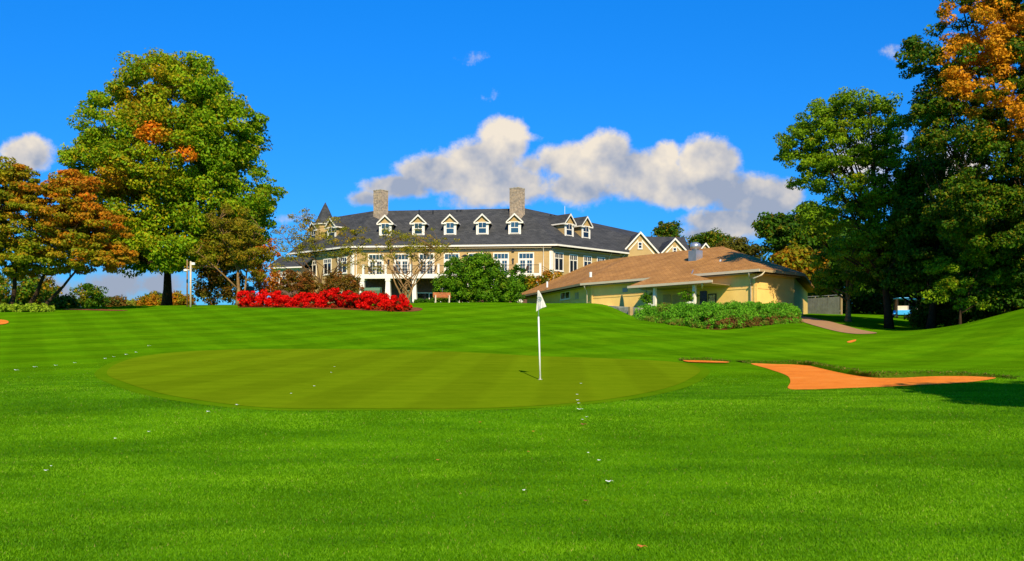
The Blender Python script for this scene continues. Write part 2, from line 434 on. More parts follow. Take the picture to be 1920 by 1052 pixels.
def hermite(x, y, m, q):
    """y,m: (n,) ; q any"""
    i = np.clip(np.searchsorted(x, q)-1, 0, len(x)-2); h = x[i+1]-x[i]; t = np.clip((q-x[i])/h, 0, 1)
    return i, h, t
def hb(t): return (2*t**3-3*t**2+1, t**3-2*t**2+t, -2*t**3+3*t**2, t**3-t**2)
_CM = pchip_slopes(COLS, RZ.T.copy())        # slopes along columns, shape (cols, rows)
_fineC = np.arange(-900, 2401, 10.0)
def _colinterp():
    i, h, t = hermite(COLS, None, None, _fineC); b = hb(t); Z = RZ.T
    return (b[0][:, None]*Z[i]+(b[1]*h)[:, None]*_CM[i]+b[2][:, None]*Z[i+1]+(b[3]*h)[:, None]*_CM[i+1])
_ZC = _colinterp()                             # (fine cols, rows)
k = np.exp(-np.linspace(-2, 2, 13)**2); k /= k.sum()
_pad = np.pad(_ZC, ((6, 6), (0, 0)), mode='edge')
_ZC = sum(k[j]*_pad[j:j+len(_ZC)] for j in range(13))
_RM = pchip_slopes(RT, _ZC.T.copy()).T
def zg(x, y):
    x = np.asarray(x, float); y = np.asarray(y, float); shp = np.broadcast(x, y).shape
    x, y = np.broadcast_to(x, shp).ravel(), np.broadcast_to(y, shp).ravel()
    yc = np.maximum(y, 2.0)
    px = np.clip(CX+F*x/yc, -900, 2400); t = np.log(yc)
    cf = (px+900)/10; ci = np.clip(cf.astype(int), 0, len(_fineC)-2); cw = cf-ci
    i = np.clip(np.searchsorted(RT, t)-1, 0, len(RT)-2); h = RT[i+1]-RT[i]; b = hb(np.clip((t-RT[i])/h, 0, 1))
    def at(c): return b[0]*_ZC[c, i]+b[1]*h*_RM[c, i]+b[2]*_ZC[c, i+1]+b[3]*h*_RM[c, i+1]
    z = at(ci)*(1-cw)+at(ci+1)*cw
    z = z+.05*np.sin(x*.31+.5)*np.sin(y*.23)*np.clip((y-9)/10, 0, 1)*np.clip((60-y)/20, 0, 1)
    return z.reshape(shp)
def gz(x, y): return float(zg(x, y))
def G(px, Y, dz=0):
    x = (px-CX)/F*Y; return (x, Y, gz(x, Y)+dz)
_YS = np.exp(np.linspace(math.log(3), math.log(300), 1600))
def hit(px, py):
    """first ground point seen through photo pixel"""
    xs = (px-CX)/F*_YS; zs = zg(xs, _YS); rows = HZ-(zs-H)/_YS*F
    i = np.argmax(rows <= py)
    if i == 0: i = len(_YS)-1
    a, b = rows[i-1], rows[i]; t = (a-py)/(a-b) if a != b else 0
    Y = _YS[i-1]+(_YS[i]-_YS[i-1])*t; x = (px-CX)/F*Y
    return (x, Y, gz(x, Y))

def npmesh(name, V, faces_flat, nper, mat, parent=None, attrs=None, smooth=False):
    me = bpy.data.meshes.new(name); nf = len(faces_flat)//nper
    if parent is not None: V = V-np.array(root_loc(parent))
    me.vertices.add(len(V)); me.vertices.foreach_set('co', np.ascontiguousarray(V, dtype=np.float32).ravel())
    me.loops.add(len(faces_flat)); me.loops.foreach_set('vertex_index', np.ascontiguousarray(faces_flat, dtype=np.int32))
    me.polygons.add(nf); me.polygons.foreach_set('loop_start', np.arange(0, len(faces_flat), nper, dtype=np.int32))
    me.polygons.foreach_set('loop_total', np.full(nf, nper, dtype=np.int32))
    me.update(calc_edges=True)
    if smooth: me.polygons.foreach_set('use_smooth', np.ones(nf, bool))
    for k_, v_ in (attrs or {}).items():
        at = me.attributes.new(k_, 'FLOAT', 'FACE'); at.data.foreach_set('value', np.ascontiguousarray(v_, dtype=np.float32))
    me.materials.append(mat)
    o = bpy.data.objects.new(name, me); col.objects.link(o)
    if parent is not None: o.parent = parent
    return o

g1 = np.arange(-46, 46.01, .4); ext = np.cumsum(.5*1.22**np.arange(34))
gx = np.concatenate([(-46-ext)[::-1], g1, 46+ext])
gy = np.concatenate([-np.array([2000, 600, 200, 80, 40, 20, 10, 5]), np.arange(0, 80, .4), 80+np.cumsum(.5*1.16**np.arange(46))])
XX, YY = np.meshgrid(gx, gy); ZZ = zg(XX, YY)
V = np.stack([XX.ravel(), YY.ravel(), ZZ.ravel()], 1)
nx_, ny_ = len(gx), len(gy)
ii, jj = np.meshgrid(np.arange(nx_-1), np.arange(ny_-1)); a = (jj*nx_+ii).ravel()
Fc = np.stack([a, a+1, a+nx_+1, a+nx_], 1).ravel()
tag(npmesh('ground', V, Fc, 4, M['lawn'], smooth=True), kind='structure')

def inside(poly, x, y):
    c = np.zeros(x.shape, bool); n = len(poly)
    for i in range(n):
        x1, y1 = poly[i]; x2, y2 = poly[(i+1) % n]
        with np.errstate(divide='ignore', invalid='ignore'):
            c ^= ((y1 > y) != (y2 > y)) & (x < (x2-x1)*(y-y1)/(y2-y1+1e-12)+x1)
    return c
def smooth_loop(pts, n=8):
    out = []; N = len(pts)
    for i in range(N):
        p0, p1, p2, p3 = (np.array(pts[(i+j-1) % N][:2]) for j in range(4))
        for q in range(n):
            t = q/n; out.append(tuple(.5*((2*p1)+(-p0+p2)*t+(2*p0-5*p1+4*p2-p3)*t*t+(-p0+3*p1-3*p2+p3)*t**3)))
    return out
def drape(name, poly, mat, dz, step=.4, bowl=0, kind='structure'):
    P = np.array(poly); x0, y0 = P.min(0); x1, y1 = P.max(0)
    qx, qy = np.meshgrid(np.arange(x0, x1, step), np.arange(y0, y1, step)); qx, qy = qx.ravel(), qy.ravel()
    k_ = inside(poly, qx, qy); pts = [Vector(p) for p in poly]+[Vector((a_, b_)) for a_, b_ in zip(qx[k_], qy[k_])]
    n = len(poly)
    vo, eo, fo, *_ = delaunay_2d_cdt(pts, [(i, (i+1) % n) for i in range(n)], [], 1, 1e-5)
    xs = np.array([v.x for v in vo]); ys = np.array([v.y for v in vo]); zs = zg(xs, ys)+dz
    mb = MB(); mb.v = list(zip(xs, ys, zs)); mb.f = [tuple(f) for f in fo]
    o = mb.build(name, mat, smooth=True); return tag(o, kind=kind)

green_px = [(200,700),(235,718),(300,738),(400,755),(520,766),(700,767),(880,767),(1030,760),(1150,748),(1240,731),(1295,710),(1312,692),(1270,680),(1150,673),(1000,668),(850,660),(700,656),(520,655),(380,658),(285,666),(225,680)]
green_poly = smooth_loop([hit(*p) for p in green_px], 6)
M['fringe'] = grass_mat('fringe_grass', [(.35, (.07, .155, .0015)), (.5, (.10, .215, .002)), (.65, (.145, .265, .003))], .3, .3)
_gc = np.mean(np.array(green_poly), 0)
def grow(poly, d):
    P_ = np.array(poly); t_ = np.roll(P_, -1, 0)-np.roll(P_, 1, 0); n_ = np.stack([t_[:, 1], -t_[:, 0]], 1); n_ /= np.linalg.norm(n_, axis=1)[:, None]
    if np.mean(np.sum(n_*(P_-_gc), 1)) < 0: n_ = -n_
    w_ = d*(1+.2*np.sin(np.arange(len(P_))*6.2832*3/len(P_))); return [tuple(q) for q in P_+n_*w_[:, None]]
fringe_poly = grow(green_poly, .28)
drape('green_fringe', fringe_poly, M['fringe'], .006, .4)
drape('putting_green', green_poly, M['green'], .011, .4)
bk_px = [(1408,682),(1450,683),(1490,684),(1525,687),(1550,692),(1590,701),(1630,708),(1680,709),(1750,706),(1820,706),(1868,709),(1810,718),(1700,724),(1600,728),(1510,731),(1478,729),(1482,716),(1474,704),(1440,692)]
bk = [hit(*p) for p in bk_px]; bunker_poly = smooth_loop(bk, 6)
drape('sand_bunker', bunker_poly, M['sand'], .01, .4)
slit_poly = smooth_loop([hit(*p) for p in [(1283,677),(1320,677.5),(1362,679.5),(1362,681.5),(1320,681),(1290,680)]], 5)
drape('sand_bunker_slit', slit_poly, M['sand'], .03, .5)
drape('sand_bunker_edge', smooth_loop([hit(*p) for p in [(-60,600),(0,600),(16,604),(4,609),(-60,611)]], 5), M['sand'], .03, .5)
drape('worn_patch', smooth_loop([hit(*p) for p in [(1588,641),(1604,637),(1604,640),(1594,643)]], 4), M['sand'], .012, .4)
# turf lip rising behind the sand (raised real edge, ragged grass on it)
def lip(pxs, h, back, sd):
    pts = smooth_loop([hit(*p) for p in pxs], 14)
    pts = pts[:(len(pxs)-1)*14+1]
    top = MB(); face = MB(); n = len(pts); rnd = random.Random(sd); bl = []
    for i, (x, y) in enumerate(pts):
        e = math.sin(math.pi*min(1, max(0, i/(n-1))))**.5; hh = h*e*(.7+.6*rnd.random())+.01
        for (dy, dz) in ((.03, hh), (.14, hh*1.02), (back*.4, hh*.7), (back*.7, hh*.25), (back, -.03)): top.v.append((x, y+dy, gz(x, y+dy)+dz))
        for (dy, dz) in ((-.03-.04*rnd.random(), 0), (.01-.05*rnd.random()*e, hh*.6), (.035, hh-.004)): face.v.append((x, y+dy, gz(x, y+dy)+dz))
        for k_ in range(12):
            xx = x+rnd.uniform(-.12, .12); yy_ = y+rnd.uniform(-.06, .3); bl.append((xx, yy_, gz(xx, yy_)+hh*(.6 if yy_ < y else .95)))
    for i in range(n-1):
        for k_ in range(4): a_ = i*5+k_; top.f.append((a_, a_+5, a_+6, a_+1))
        for k_ in range(2): a_ = i*3+k_; face.f.append((a_, a_+3, a_+4, a_+1))
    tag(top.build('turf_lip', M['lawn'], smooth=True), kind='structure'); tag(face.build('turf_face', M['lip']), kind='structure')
    B = np.array(bl); rg = np.random.default_rng(sd); m = len(B); w = .012
    an = rg.uniform(0, 6.28, m); d = np.stack([np.cos(an), np.sin(an), 0*an], 1)*w; tp = B+np.stack([rg.normal(0, .03, m), rg.normal(-.02, .03, m), rg.uniform(.015, .06, m)], 1)
    V_ = np.stack([B-d, B+d, tp], 1).reshape(-1, 3)
    tag(npmesh('rough_grass', V_, np.arange(3*m), 3, leaf_mat('lip_grass', ((.04, .09, .002), (.09, .18, .004), (.18, .2, .02)), (.3, .17, .05), .3), None, {'tone': rg.uniform(0, 1, m), 'aut': (rg.uniform(0, 1, m) < .3)*.8}), 'ragged grass overhanging the bunker edge', 'grass', kind='stuff')
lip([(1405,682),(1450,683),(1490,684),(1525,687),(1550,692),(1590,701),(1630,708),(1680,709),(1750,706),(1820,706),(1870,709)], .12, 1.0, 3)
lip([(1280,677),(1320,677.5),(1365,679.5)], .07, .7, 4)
drape('path', smooth_loop([hit(*p) for p in [(1470,588),(1495,591),(1530,598),(1570,607),(1610,618),(1645,625),(1610,627),(1560,620),(1520,609),(1495,601),(1465,594)]], 5), M['path'], .03, .5)
def arc_bed(name, pxs, mat, dz=.02): drape(name, smooth_loop([hit(*p) for p in pxs], 5), mat, dz, .5)
arc_bed('mulch_bed', [(445,577),(520,577),(620,580),(700,583),(760,585),(790,582),(780,577),(700,574.8),(600,574.5),(500,574)], M['mulch'])
arc_bed('hedge_mulch', [(1325,610),(1330,617),(1345,618.5),(1365,618),(1400,611),(1450,603),(1492,602),(1490,598),(1440,598),(1380,604)], M['mulch'])
arc_bed('mulch_bed_under_tree', [(120,581),(200,583),(240,582.5),(200,580.5),(140,579.5)], M['mulch'])

# ------------------------------------------------------------------ foliage
def leaves(rng, C, r, per, size, flat=.7, up=.35, droop=0):
    """C: (n,3) clump centres, r: (n,) radii -> quads; returns V, flat faces, clump index"""
    n = len(C); idx = np.repeat(np.arange(n), per); N = len(idx)
    d = rng.normal(size=(N, 3)); d /= np.linalg.norm(d, axis=1)[:, None]
    rad = r[idx]*rng.uniform(.35, 1.0, N)**.6
    p = C[idx]+d*rad[:, None]*np.array([1, 1, flat])
    nrm = d*.8+rng.normal(size=(N, 3))*.55+np.array([0, 0, up]); nrm /= np.linalg.norm(nrm, axis=1)[:, None]
    a_ = np.cross(nrm, rng.normal(size=(N, 3))); a_ /= np.linalg.norm(a_, axis=1)[:, None]+1e-9
    b_ = np.cross(nrm, a_); s = size*rng.uniform(.55, 1.3, N)[:, None]
    V_ = np.stack([p-a_*s, p-b_*s*.62+a_*s*.1, p+a_*s, p+b_*s*.62+a_*s*.1], 1).reshape(-1, 3)
    return V_, np.arange(4*N), idx, p
def sample_ells(rng, ells, n, inner=.5):
    vol = np.array([e[3]*e[4]*e[5] for e in ells])**.75; pr = vol/vol.sum(); k_ = rng.choice(len(ells), n, p=pr)
    E_ = np.array(ells)[k_]; d = rng.normal(size=(n, 3)); d /= np.linalg.norm(d, axis=1)[:, None]
    rad = rng.uniform(inner**2, 1, n)**.5
    return E_[:, :3]+d*E_[:, 3:]*rad[:, None]
def pe(px, py, rx, ry, Y, rd=None, dY=0):
    """crown lobe given by its outline in the photo at depth Y, as a world ellipsoid"""
    x, y, z = W(px, py, Y+dY); s = (Y+dY)/F
    return (x, y, z, rx*s, (rd if rd is not None else rx*s), ry*s)
def bez(p0, p1, p2, n):
    return [tuple(np.array(p0)*(1-t)**2+2*np.array(p1)*t*(1-t)+np.array(p2)*t*t) for t in np.linspace(0, 1, n)]
def tree(name, label, cat, base, ells, lm, bm, nclump, cr, per, size, seed, trunk_r=.3, trunk_top=None, limbs=9, twigs=60,
         aut=None, tone=.5, flat=.7, inner=.5, group=None, stems=None, up=.35, lean=(0, 0), crown_name='crown'):
    rng = np.random.default_rng(seed); rt = thing(name, label, cat, base, 0, group)
    C = sample_ells(rng, ells, nclump, inner)
    r = cr*rng.uniform(.6, 1.3, nclump)
    gzv = zg(C[:, 0], C[:, 1]); C[:, 2] = np.maximum(C[:, 2], gzv+r*.45)
    V_, Fl, idx, P_ = leaves(rng, C, r, per, size, flat, up)
    ct = rng.normal(0, .13, nclump)
    tn = np.clip(tone+ct[idx]+rng.normal(0, .16, len(idx)), 0, 1)
    if aut is None: au = np.zeros(len(idx))
    else: au = np.clip(aut(C, rng)[idx]+rng.normal(0, .14, len(idx)), 0, 1)
    crown = npmesh(crown_name, V_, Fl, 4, lm, rt, {'tone': tn, 'aut': au})
    if trunk_r > 0:
        mb = MB(); rr = random.Random(seed); cen = C.mean(0)
        tops = []
        zt = trunk_top if trunk_top is not None else base[2]+(cen[2]-base[2])*1.1
        st = stems or [(0, 0, lean[0], lean[1], 1.0)]
        allp = []
        for (ox, oy, lx, ly, f_) in st:
            b0 = np.array([base[0]+ox, base[1]+oy, base[2]-.15]); tp = np.array([base[0]+ox+lx, base[1]+oy+ly, zt])
            n = 9; pts = []; rad = []
            for i in range(n):
                t = i/(n-1); w = .12*trunk_r/.3*math.sin(t*7+rr.random())
                pts.append(tuple(b0+(tp-b0)*t+np.array([w, w*.5, 0])*min(1, t*3)))
                rad.append(trunk_r*f_*((1-t*.8)+(.45*(1-t*6) if t < 1/6 else 0)))
            mb.tube(pts, rad, 9); allp.append((pts, rad))
        ends = C[rng.permutation(nclump)[:limbs*3]]
        ends = ends[np.argsort(-np.linalg.norm(ends-cen, axis=1))][:limbs]
        lp = []
        for e in ends:
            pts, rad = allp[rr.randrange(len(allp))]; i = rr.randrange(2, 7); s0 = np.array(pts[i])
            if s0[2] > e[2]: s0 = np.array(pts[2]); i = 2
            m_ = s0*.5+e*.5+np.array([0, 0, .12*np.linalg.norm(e-s0)]); m_[:2] = s0[:2]*.4+e[:2]*.6
            b_ = bez(s0, m_, e, 7); r0 = rad[i]*.55
            mb.tube(b_, [r0*(1-.85*q/6)+.008 for q in range(7)], 6); lp += b_
        for pts, rad in allp: lp += pts[3:]
        LP = np.array(lp)
        for c in C[rng.permutation(nclump)[:twigs]]:
            dd = np.linalg.norm(LP-c, axis=1)+np.maximum(0, LP[:, 2]-c[2])*2; s0 = LP[np.argmin(dd)]
            b_ = bez(s0, s0*.5+c*.5+np.array([rr.uniform(-.1, .1), rr.uniform(-.1, .1), .1])*np.linalg.norm(c-s0), c, 4)
            r0 = min(.05, trunk_r*.2)
            mb.tube(b_, [r0, r0*.7, r0*.45, r0*.2], 4)
        mb.build('trunk', bm, rt, smooth=True)
    return rt
def shrub(name, label, base, ells, lm, nclump, cr, per, size, seed, cat='shrub', aut=None, tone=.5, group=None, bm=None, trunk_r=.03, twigs=40, flat=.8, inner=.55, stems=None):
    zt = max(e[2] for e in ells)
    return tree(name, label, cat, base, ells, lm, bm or M['bark_mid'], nclump, cr, per, size, seed, trunk_r, zt, 5, twigs, aut, tone, flat, inner, group,
                stems or [(0, 0, .1, 0, 1), (.1, .05, .5, .2, .8), (-.1, 0, -.5, .1, .8)], crown_name='foliage')

LM_maple = leaf_mat('maple_leaves', ((.06, .15, .003), (.17, .33, .005), (.33, .50, .008)), (.75, .2, .008), .4)
LM_autumn = leaf_mat('turning_leaves', ((.09, .14, .004), (.22, .27, .006), (.42, .38, .01)), (.88, .19, .01), .4)
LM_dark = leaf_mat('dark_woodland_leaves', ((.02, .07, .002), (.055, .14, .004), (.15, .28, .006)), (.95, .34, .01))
LM_locust = leaf_mat('yellow_green_leaves', ((.06, .14, .003), (.17, .30, .005), (.33, .46, .008)), (.5, .2, .01))
LM_crab = leaf_mat('olive_leaves', ((.11, .13, .004), (.26, .25, .008), (.42, .36, .012)), (.4, .1, .01))
LM_yew = leaf_mat('yew_leaves', ((.03, .10, .003), (.085, .22, .004), (.19, .38, .008)), (.3, .15, .02))
LM_jun = leaf_mat('juniper_leaves', ((.05, .19, .005), (.12, .37, .011), (.22, .54, .022)), (.22, .09, .025))
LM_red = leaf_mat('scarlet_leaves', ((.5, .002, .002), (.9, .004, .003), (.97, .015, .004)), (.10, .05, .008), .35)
LM_olive = leaf_mat('dark_olive_leaves', ((.05, .06, .004), (.11, .11, .008), (.19, .16, .01)), (.3, .07, .012))
LM_lime = leaf_mat('lime_leaves', ((.12, .22, .01), (.24, .36, .015), (.4, .5, .03)), (.3, .2, .02))
LM_far = leaf_mat('distant_leaves', ((.025, .06, .008), (.05, .10, .012), (.10, .16, .016)), (.4, .12, .012))

# big maple on the left crest
Ym = 70.0; b0 = G(313, Ym)
def aut_maple(C, rng):
    px = CX+C[:, 0]/C[:, 1]*F; py = HZ-(C[:, 2]-H)/C[:, 1]*F
    a_ = .10*np.exp(-((px-230)/90)**2-((py-360)/100)**2)*2
    for (a0, b0_, s, k_) in ((285, 250, 26, 1.0), (345, 288, 18, .9), (260, 190, 50, .3), (215, 340, 40, .55), (300, 150, 60, .22)):
        a_ = np.maximum(a_, k_*np.exp(-((px-a0)/s)**2-((py-b0_)/s)**2))
    return a_+rng.uniform(-.1, .12, len(px))
tree('maple_tree', 'tall rounded green maple with a few orange sprays on the left of the crest', 'tree', b0,
     [pe(285,150,52,50,Ym,3.0), pe(372,160,48,58,Ym,3.0), pe(330,190,110,80,Ym,4.6), pe(220,235,68,75,Ym,4.0), pe(420,245,75,75,Ym,4.2),
      pe(190,320,62,60,Ym,4.0), pe(320,290,150,100,Ym,6.0), pe(455,350,66,70,Ym,4.0), pe(260,380,110,80,Ym,5.5), pe(400,390,95,75,Ym,5.0),
      pe(330,455,130,52,Ym,5.5), pe(310,300,70,70,Ym,3,-2.5), pe(320,470,50,34,Ym,2.5,-3), pe(250,480,55,28,Ym,3.5), pe(415,475,60,30,Ym,3.5), pe(455,410,48,40,Ym,3.5), pe(225,440,75,60,Ym,4.0)],
     LM_maple, M['bark'], 1250, .88, 180, .125, 11, .33, b0[2]+11, 14, 120, aut_maple, .6, .62, .6)
# spreading turning maple, far left
Ya = 58.0; b0 = G(18, Ya)
def aut_a(C, rng):
    px = CX+C[:, 0]/C[:, 1]*F; py = HZ-(C[:, 2]-H)/C[:, 1]*F
    a_ = .20+.38*np.clip((px-60)/160, -1, 1)*1+.2*np.clip((400-py)/100, -1, 1)
    return a_+rng.uniform(-.35, .3, len(px))
tree('turning_maple_tree', 'low spreading maple turning orange and olive at the left edge of the picture', 'tree', b0,
     [pe(-20,350,65,50,Ya,2.6), pe(20,340,45,38,Ya,2.2), pe(100,380,90,50,Ya,3.2), pe(140,345,40,24,Ya,2), pe(60,430,130,60,Ya,3.2), pe(160,430,75,50,Ya,3), pe(120,480,95,36,Ya,3.5),
      pe(205,480,36,30,Ya,2.2), pe(10,490,90,35,Ya,3.5), pe(-80,430,80,90,Ya,4)],
     LM_autumn, M['bark'], 800, .58, 150, .10, 12, .2, b0[2]+4.6, 12, 90, aut_a, .5, .42, .55,
     stems=[(-.6, 0, -1.6, .5, .8), (0, 0, .8, 0, .9), (.9, .2, 2.4, .2, .8), (1.6, .3, 4.4, .3, .6)])
# young olive tree with pale trunk
Yc = 66.0; b0 = G(446, Yc)
tree('young_tree', 'slim young olive-brown tree with a forked pale trunk left of the red shrubs', 'tree', b0,
     [pe(440,440,66,42,Yc,2.4), pe(470,480,42,52,Yc,2.0), pe(390,480,42,40,Yc,1.8), pe(430,410,40,30,Yc,1.6)],
     LM_crab, M['bark_pale'], 210, .42, 85, .08, 13, .16, b0[2]+5.0, 9, 120, lambda C, r: r.uniform(-.2, .35, len(C)), .35, .6, .3,
     stems=[(0, 0, .1, 0, 1), (.25, 0, .9, 0, .6)])
# crab apple trees in front of the clubhouse
for (nm, px_, lobes, sd_, lab) in (
    ('crabapple_tree', 598, [(560,455,52,48), (625,445,50,42), (575,425,36,34), (655,480,36,28), (535,500,26,34), (675,445,24,18)], 14,
     'wide thinly leaved crab apple tree before the turret and left wing of the clubhouse'),
    ('crabapple_tree', 758, [(745,470,48,38), (795,468,50,30), (700,490,28,40), (770,450,60,28), (835,460,28,26), (720,440,24,20)], 15,
     'thin crab apple tree with a forked pale trunk before the white deck columns')):
    Yt = 66.0 if sd_ == 14 else 70.0; b0 = G(px_, Yt)
    tree(nm, lab, 'tree', b0, [pe(a_, b_, c_, d_, Yt, c_*Yt/F*.9) for a_, b_, c_, d_ in lobes], LM_crab, M['bark_mid'] if sd_ == 14 else M['bark_pale'],
         130 if sd_ == 14 else 120, .42, 60 if sd_ == 14 else 44, .06, sd_, .13, b0[2]+3.0, 12, 130, lambda C, r: r.uniform(-.3, .3, len(C)), .5, .55, .2,
         group='crab apple trees before the clubhouse', stems=[(0, 0, -1.2, 0, .8), (.05, 0, .2, .3, .8), (.1, 0, 1.3, -.2, .8)])
# thin upright twigs of the first crab apple against the sky are part of its trunk mesh: see twigs above
Yb = 92.0
tree('red_brown_tree', 'rusty red tree half hidden between the young tree and the clubhouse end', 'tree', G(487, Yb),
     [pe(490,480,30,50,Yb,2), pe(500,520,22,40,Yb,2), pe(475,440,22,26,Yb,1.4)], LM_autumn, M['bark'], 90, .6, 60, .13, 16, .15, None, 6, 30,
     lambda C, r: r.uniform(.5, 1.0, len(C)), .35)
Yb = 68.5
shrub('olive_bush', 'broad olive green bush between the light pole and the pale forked trunk', G(402, Yb), [pe(402,548,38,26,Yb,1.3), pe(425,510,38,28,Yb,1.3), pe(388,528,20,26,Yb,1.0), pe(442,545,20,28,Yb,1.0)],
      LM_olive, 110, .5, 70, .1, 17, aut=lambda C, r: r.uniform(-.2, .5, len(C)))
# low planting and far bushes at the left
far = [('evergreen_bush', 'dark round evergreen bush on the skyline under the orange maple branches', 168, 555, 32, 22, 100, 0, LM_dark),
       ('orange_bush', 'low olive bush just right of the dark round evergreen on the skyline', 213, 566, 22, 13, 105, .3, LM_far),
       ('orange_bush', 'small olive yellow bush midway between the dark evergreen and the maple trunk', 240, 569, 16, 8, 110, .5, LM_lime),
       ('orange_bush', 'orange tinted bush immediately left of the tall maple trunk', 282, 564, 22, 13, 102, .4, LM_autumn),
       ('evergreen_bush', 'flat topped dark bush behind and left of the tall maple trunk', 290, 556, 20, 9, 120, 0, LM_dark),
       ('orange_bush', 'rust orange bush between the maple trunk and the light pole', 338, 562, 25, 16, 96, .4, LM_autumn),
       ('dark_shrub', 'dark shrub hung with rust leaves right of the lime ground cover', 116, 570, 20, 15, 66, .12, LM_dark),
       ('background_bush', 'shaded green bush behind the leaning stems at the left edge', 20, 540, 60, 36, 84, .1, LM_dark),
       ('background_bush', 'dark leafy bush filling the gap left of the low sky patch', 75, 545, 32, 32, 88, .2, LM_dark)]
for i, (nm, lab, px_, py_, rx_, ry_, Y_, au_, lm_) in enumerate(far):
    shrub(nm, lab, G(px_, Y_), [pe(px_, py_+3, rx_, ry_, Y_, rx_*Y_/F), pe(px_-rx_*.4, py_+ry_*.5, rx_*.6, ry_*.6, Y_, 1), pe(px_+rx_*.4, py_+ry_*.5, rx_*.6, ry_*.6, Y_, 1)],
          lm_, int(40+rx_*1.6), .55, 60, .13, 30+i, aut=(lambda a_: (lambda C, r: a_+r.uniform(-.3, .3, len(C))))(au_), twigs=15)
Yh = 57.0
rngh = np.random.default_rng(5)
for i, (px_, w_) in enumerate(((-60, 34), (0, 30), (38, 28), (74, 24))):
    b_ = G(px_, Yh); s = Yh/F
    shrub('hosta_clump', ['lime green ground cover clump beyond the left edge', 'lime green ground cover clump cut by the left edge of the picture', 'lime green ground cover clump, middle one of the bed under the orange maple',
          'lime green ground cover clump nearest the dark shrub'][i], b_, [(b_[0], b_[1], b_[2]+.15, w_*s, .8, .32)], LM_lime, 34, .22, 60, .09, 50+i,
          cat='plant', group='lime ground cover bed at the left', trunk_r=.01, twigs=4, tone=.6)

# scarlet shrubs
reds = [(478,564,32,13,60.5),(535,565,38,14,60),(582,565,30,15,59.5),(628,562,38,18,59),(668,565,26,15,58),(706,569,32,16,57),(748,573,26,15,56)]
rl = ['scarlet bush at the far left end of the red row', 'scarlet bush second from the left end of the red row', 'scarlet bush third from the left, in front of the wide crab apple tree',
      'tallest scarlet bush, in the middle of the red row', 'scarlet bush third from the right end of the red row', 'scarlet bush second from the right end of the red row', 'scarlet bush at the right end of the row, nearest the bench']
for i, (px_, py_, rx_, ry_, Y_) in enumerate(reds):
    rr = random.Random(70+i)
    es = [pe(px_, py_+4, rx_, ry_*.9, Y_, 1.0)]+[pe(px_+rr.uniform(-.8, .8)*rx_, py_-ry_*.55+rr.uniform(-5, 5), 9, 9, Y_, .5, rr.uniform(-.5, .5)) for _ in range(5)]
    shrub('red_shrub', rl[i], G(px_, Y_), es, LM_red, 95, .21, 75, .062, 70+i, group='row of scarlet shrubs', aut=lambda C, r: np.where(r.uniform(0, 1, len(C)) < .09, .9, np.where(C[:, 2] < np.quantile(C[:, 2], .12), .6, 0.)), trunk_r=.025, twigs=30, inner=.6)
# dark shrubs just behind them
for i, (px_, py_, rx_, ry_, lab) in enumerate(((562,532,40,26,'burgundy and olive shrub behind the red row, left of the crab apple trunk'), (642,534,38,24,'burgundy and olive shrub behind the red row, right of the crab apple trunk'))):
    Y_ = 63.5
    shrub('olive_shrub', lab, G(px_, Y_), [pe(px_, py_+6, rx_, ry_, Y_, 1.3), pe(px_-14, py_-8, 18, 18, Y_, .8), pe(px_+16, py_-4, 16, 18, Y_, .8)], LM_olive, 120, .3, 60, .07, 80+i,
          group='olive shrubs behind the red row', aut=lambda C, r: r.uniform(0, .8, len(C)))
# big yew
Y_ = 86.0
shrub('yew_bush', 'large rounded bright green yew right of the bench, before the deck', G(885, Y_), [pe(888,520,62,42,Y_,3.2), pe(845,545,34,26,Y_,2.2), pe(930,535,38,34,Y_,2.4), pe(905,500,28,24,Y_,1.6), pe(870,505,26,22,Y_,1.5), pe(960,545,20,22,Y_,1.4), pe(890,556,72,14,Y_,2.0,-1)],
      LM_yew, 430, .5, 110, .10, 90, aut=lambda C, r: r.uniform(-.5, .15, len(C)), inner=.7)
Y_ = 97.0
shrub('green_tree', 'narrow dark green shrub between the yew and the deck rail', G(972, Y_), [pe(972,515,14,26,Y_,1), pe(965,540,22,22,Y_,1.2)], LM_yew, 60, .5, 60, .12, 91, tone=.3)
Y_ = 99.0
shrub('orange_shrub', 'rusty orange shrubbery below the right end of the deck', G(1015, Y_), [pe(1000,532,36,16,Y_,1.5), pe(1030,522,26,14,Y_,1.5), pe(985,540,30,16,Y_,1.5)], LM_autumn, 110, .45, 60, .11, 92,
      aut=lambda C, r: r.uniform(-.3, .75, len(C)), tone=.35)
for i, px_ in enumerate((790, 808)):
    b_ = G(px_, 99)
    shrub('foundation_shrub', ['low dark green foundation shrub left of the bench', 'low dark green foundation shrub behind the bench'][i], b_, [(b_[0], b_[1], b_[2]+.35, .9, .6, .4)], LM_yew, 30, .25, 60, .08, 93+i, tone=.3, twigs=5)

# juniper hedge on the mound before the shop: separate bushes grown together, one clipped mass
hedge_base = [(1212,592,574,18,54.5),(1245,600,571,24,53.5),(1285,608,569,30,52.5),(1330,613,568,32,51.5),(1375,608,567,32,52.5),(1415,602,567,30,53.5),(1455,599,568,30,54.5),(1478,596,572,18,55)]
ells = []
for (px_, pb, pt, rx_, Y_) in hedge_base:
    s = Y_/F; x = (px_-CX)*s
    for dY, f_ in ((-.95, .62), (-.35, .85), (0.5, .95), (1.7, 1.0), (3.0, 1.0)):
        Yd = Y_+dY; zb = gz((px_-CX)/F*Yd, Yd)-(.1 if dY > 0 else .35); zt = H+(HZ-pt-(0 if dY > 1 else 3 if dY > 0 else 12 if dY > -.5 else 24))/F*Yd
        ells.append(((px_-CX)/F*Yd, Yd, (zb+zt)/2, rx_*s*1.2, 1.1, max(.3, (zt-zb)/2*f_)))
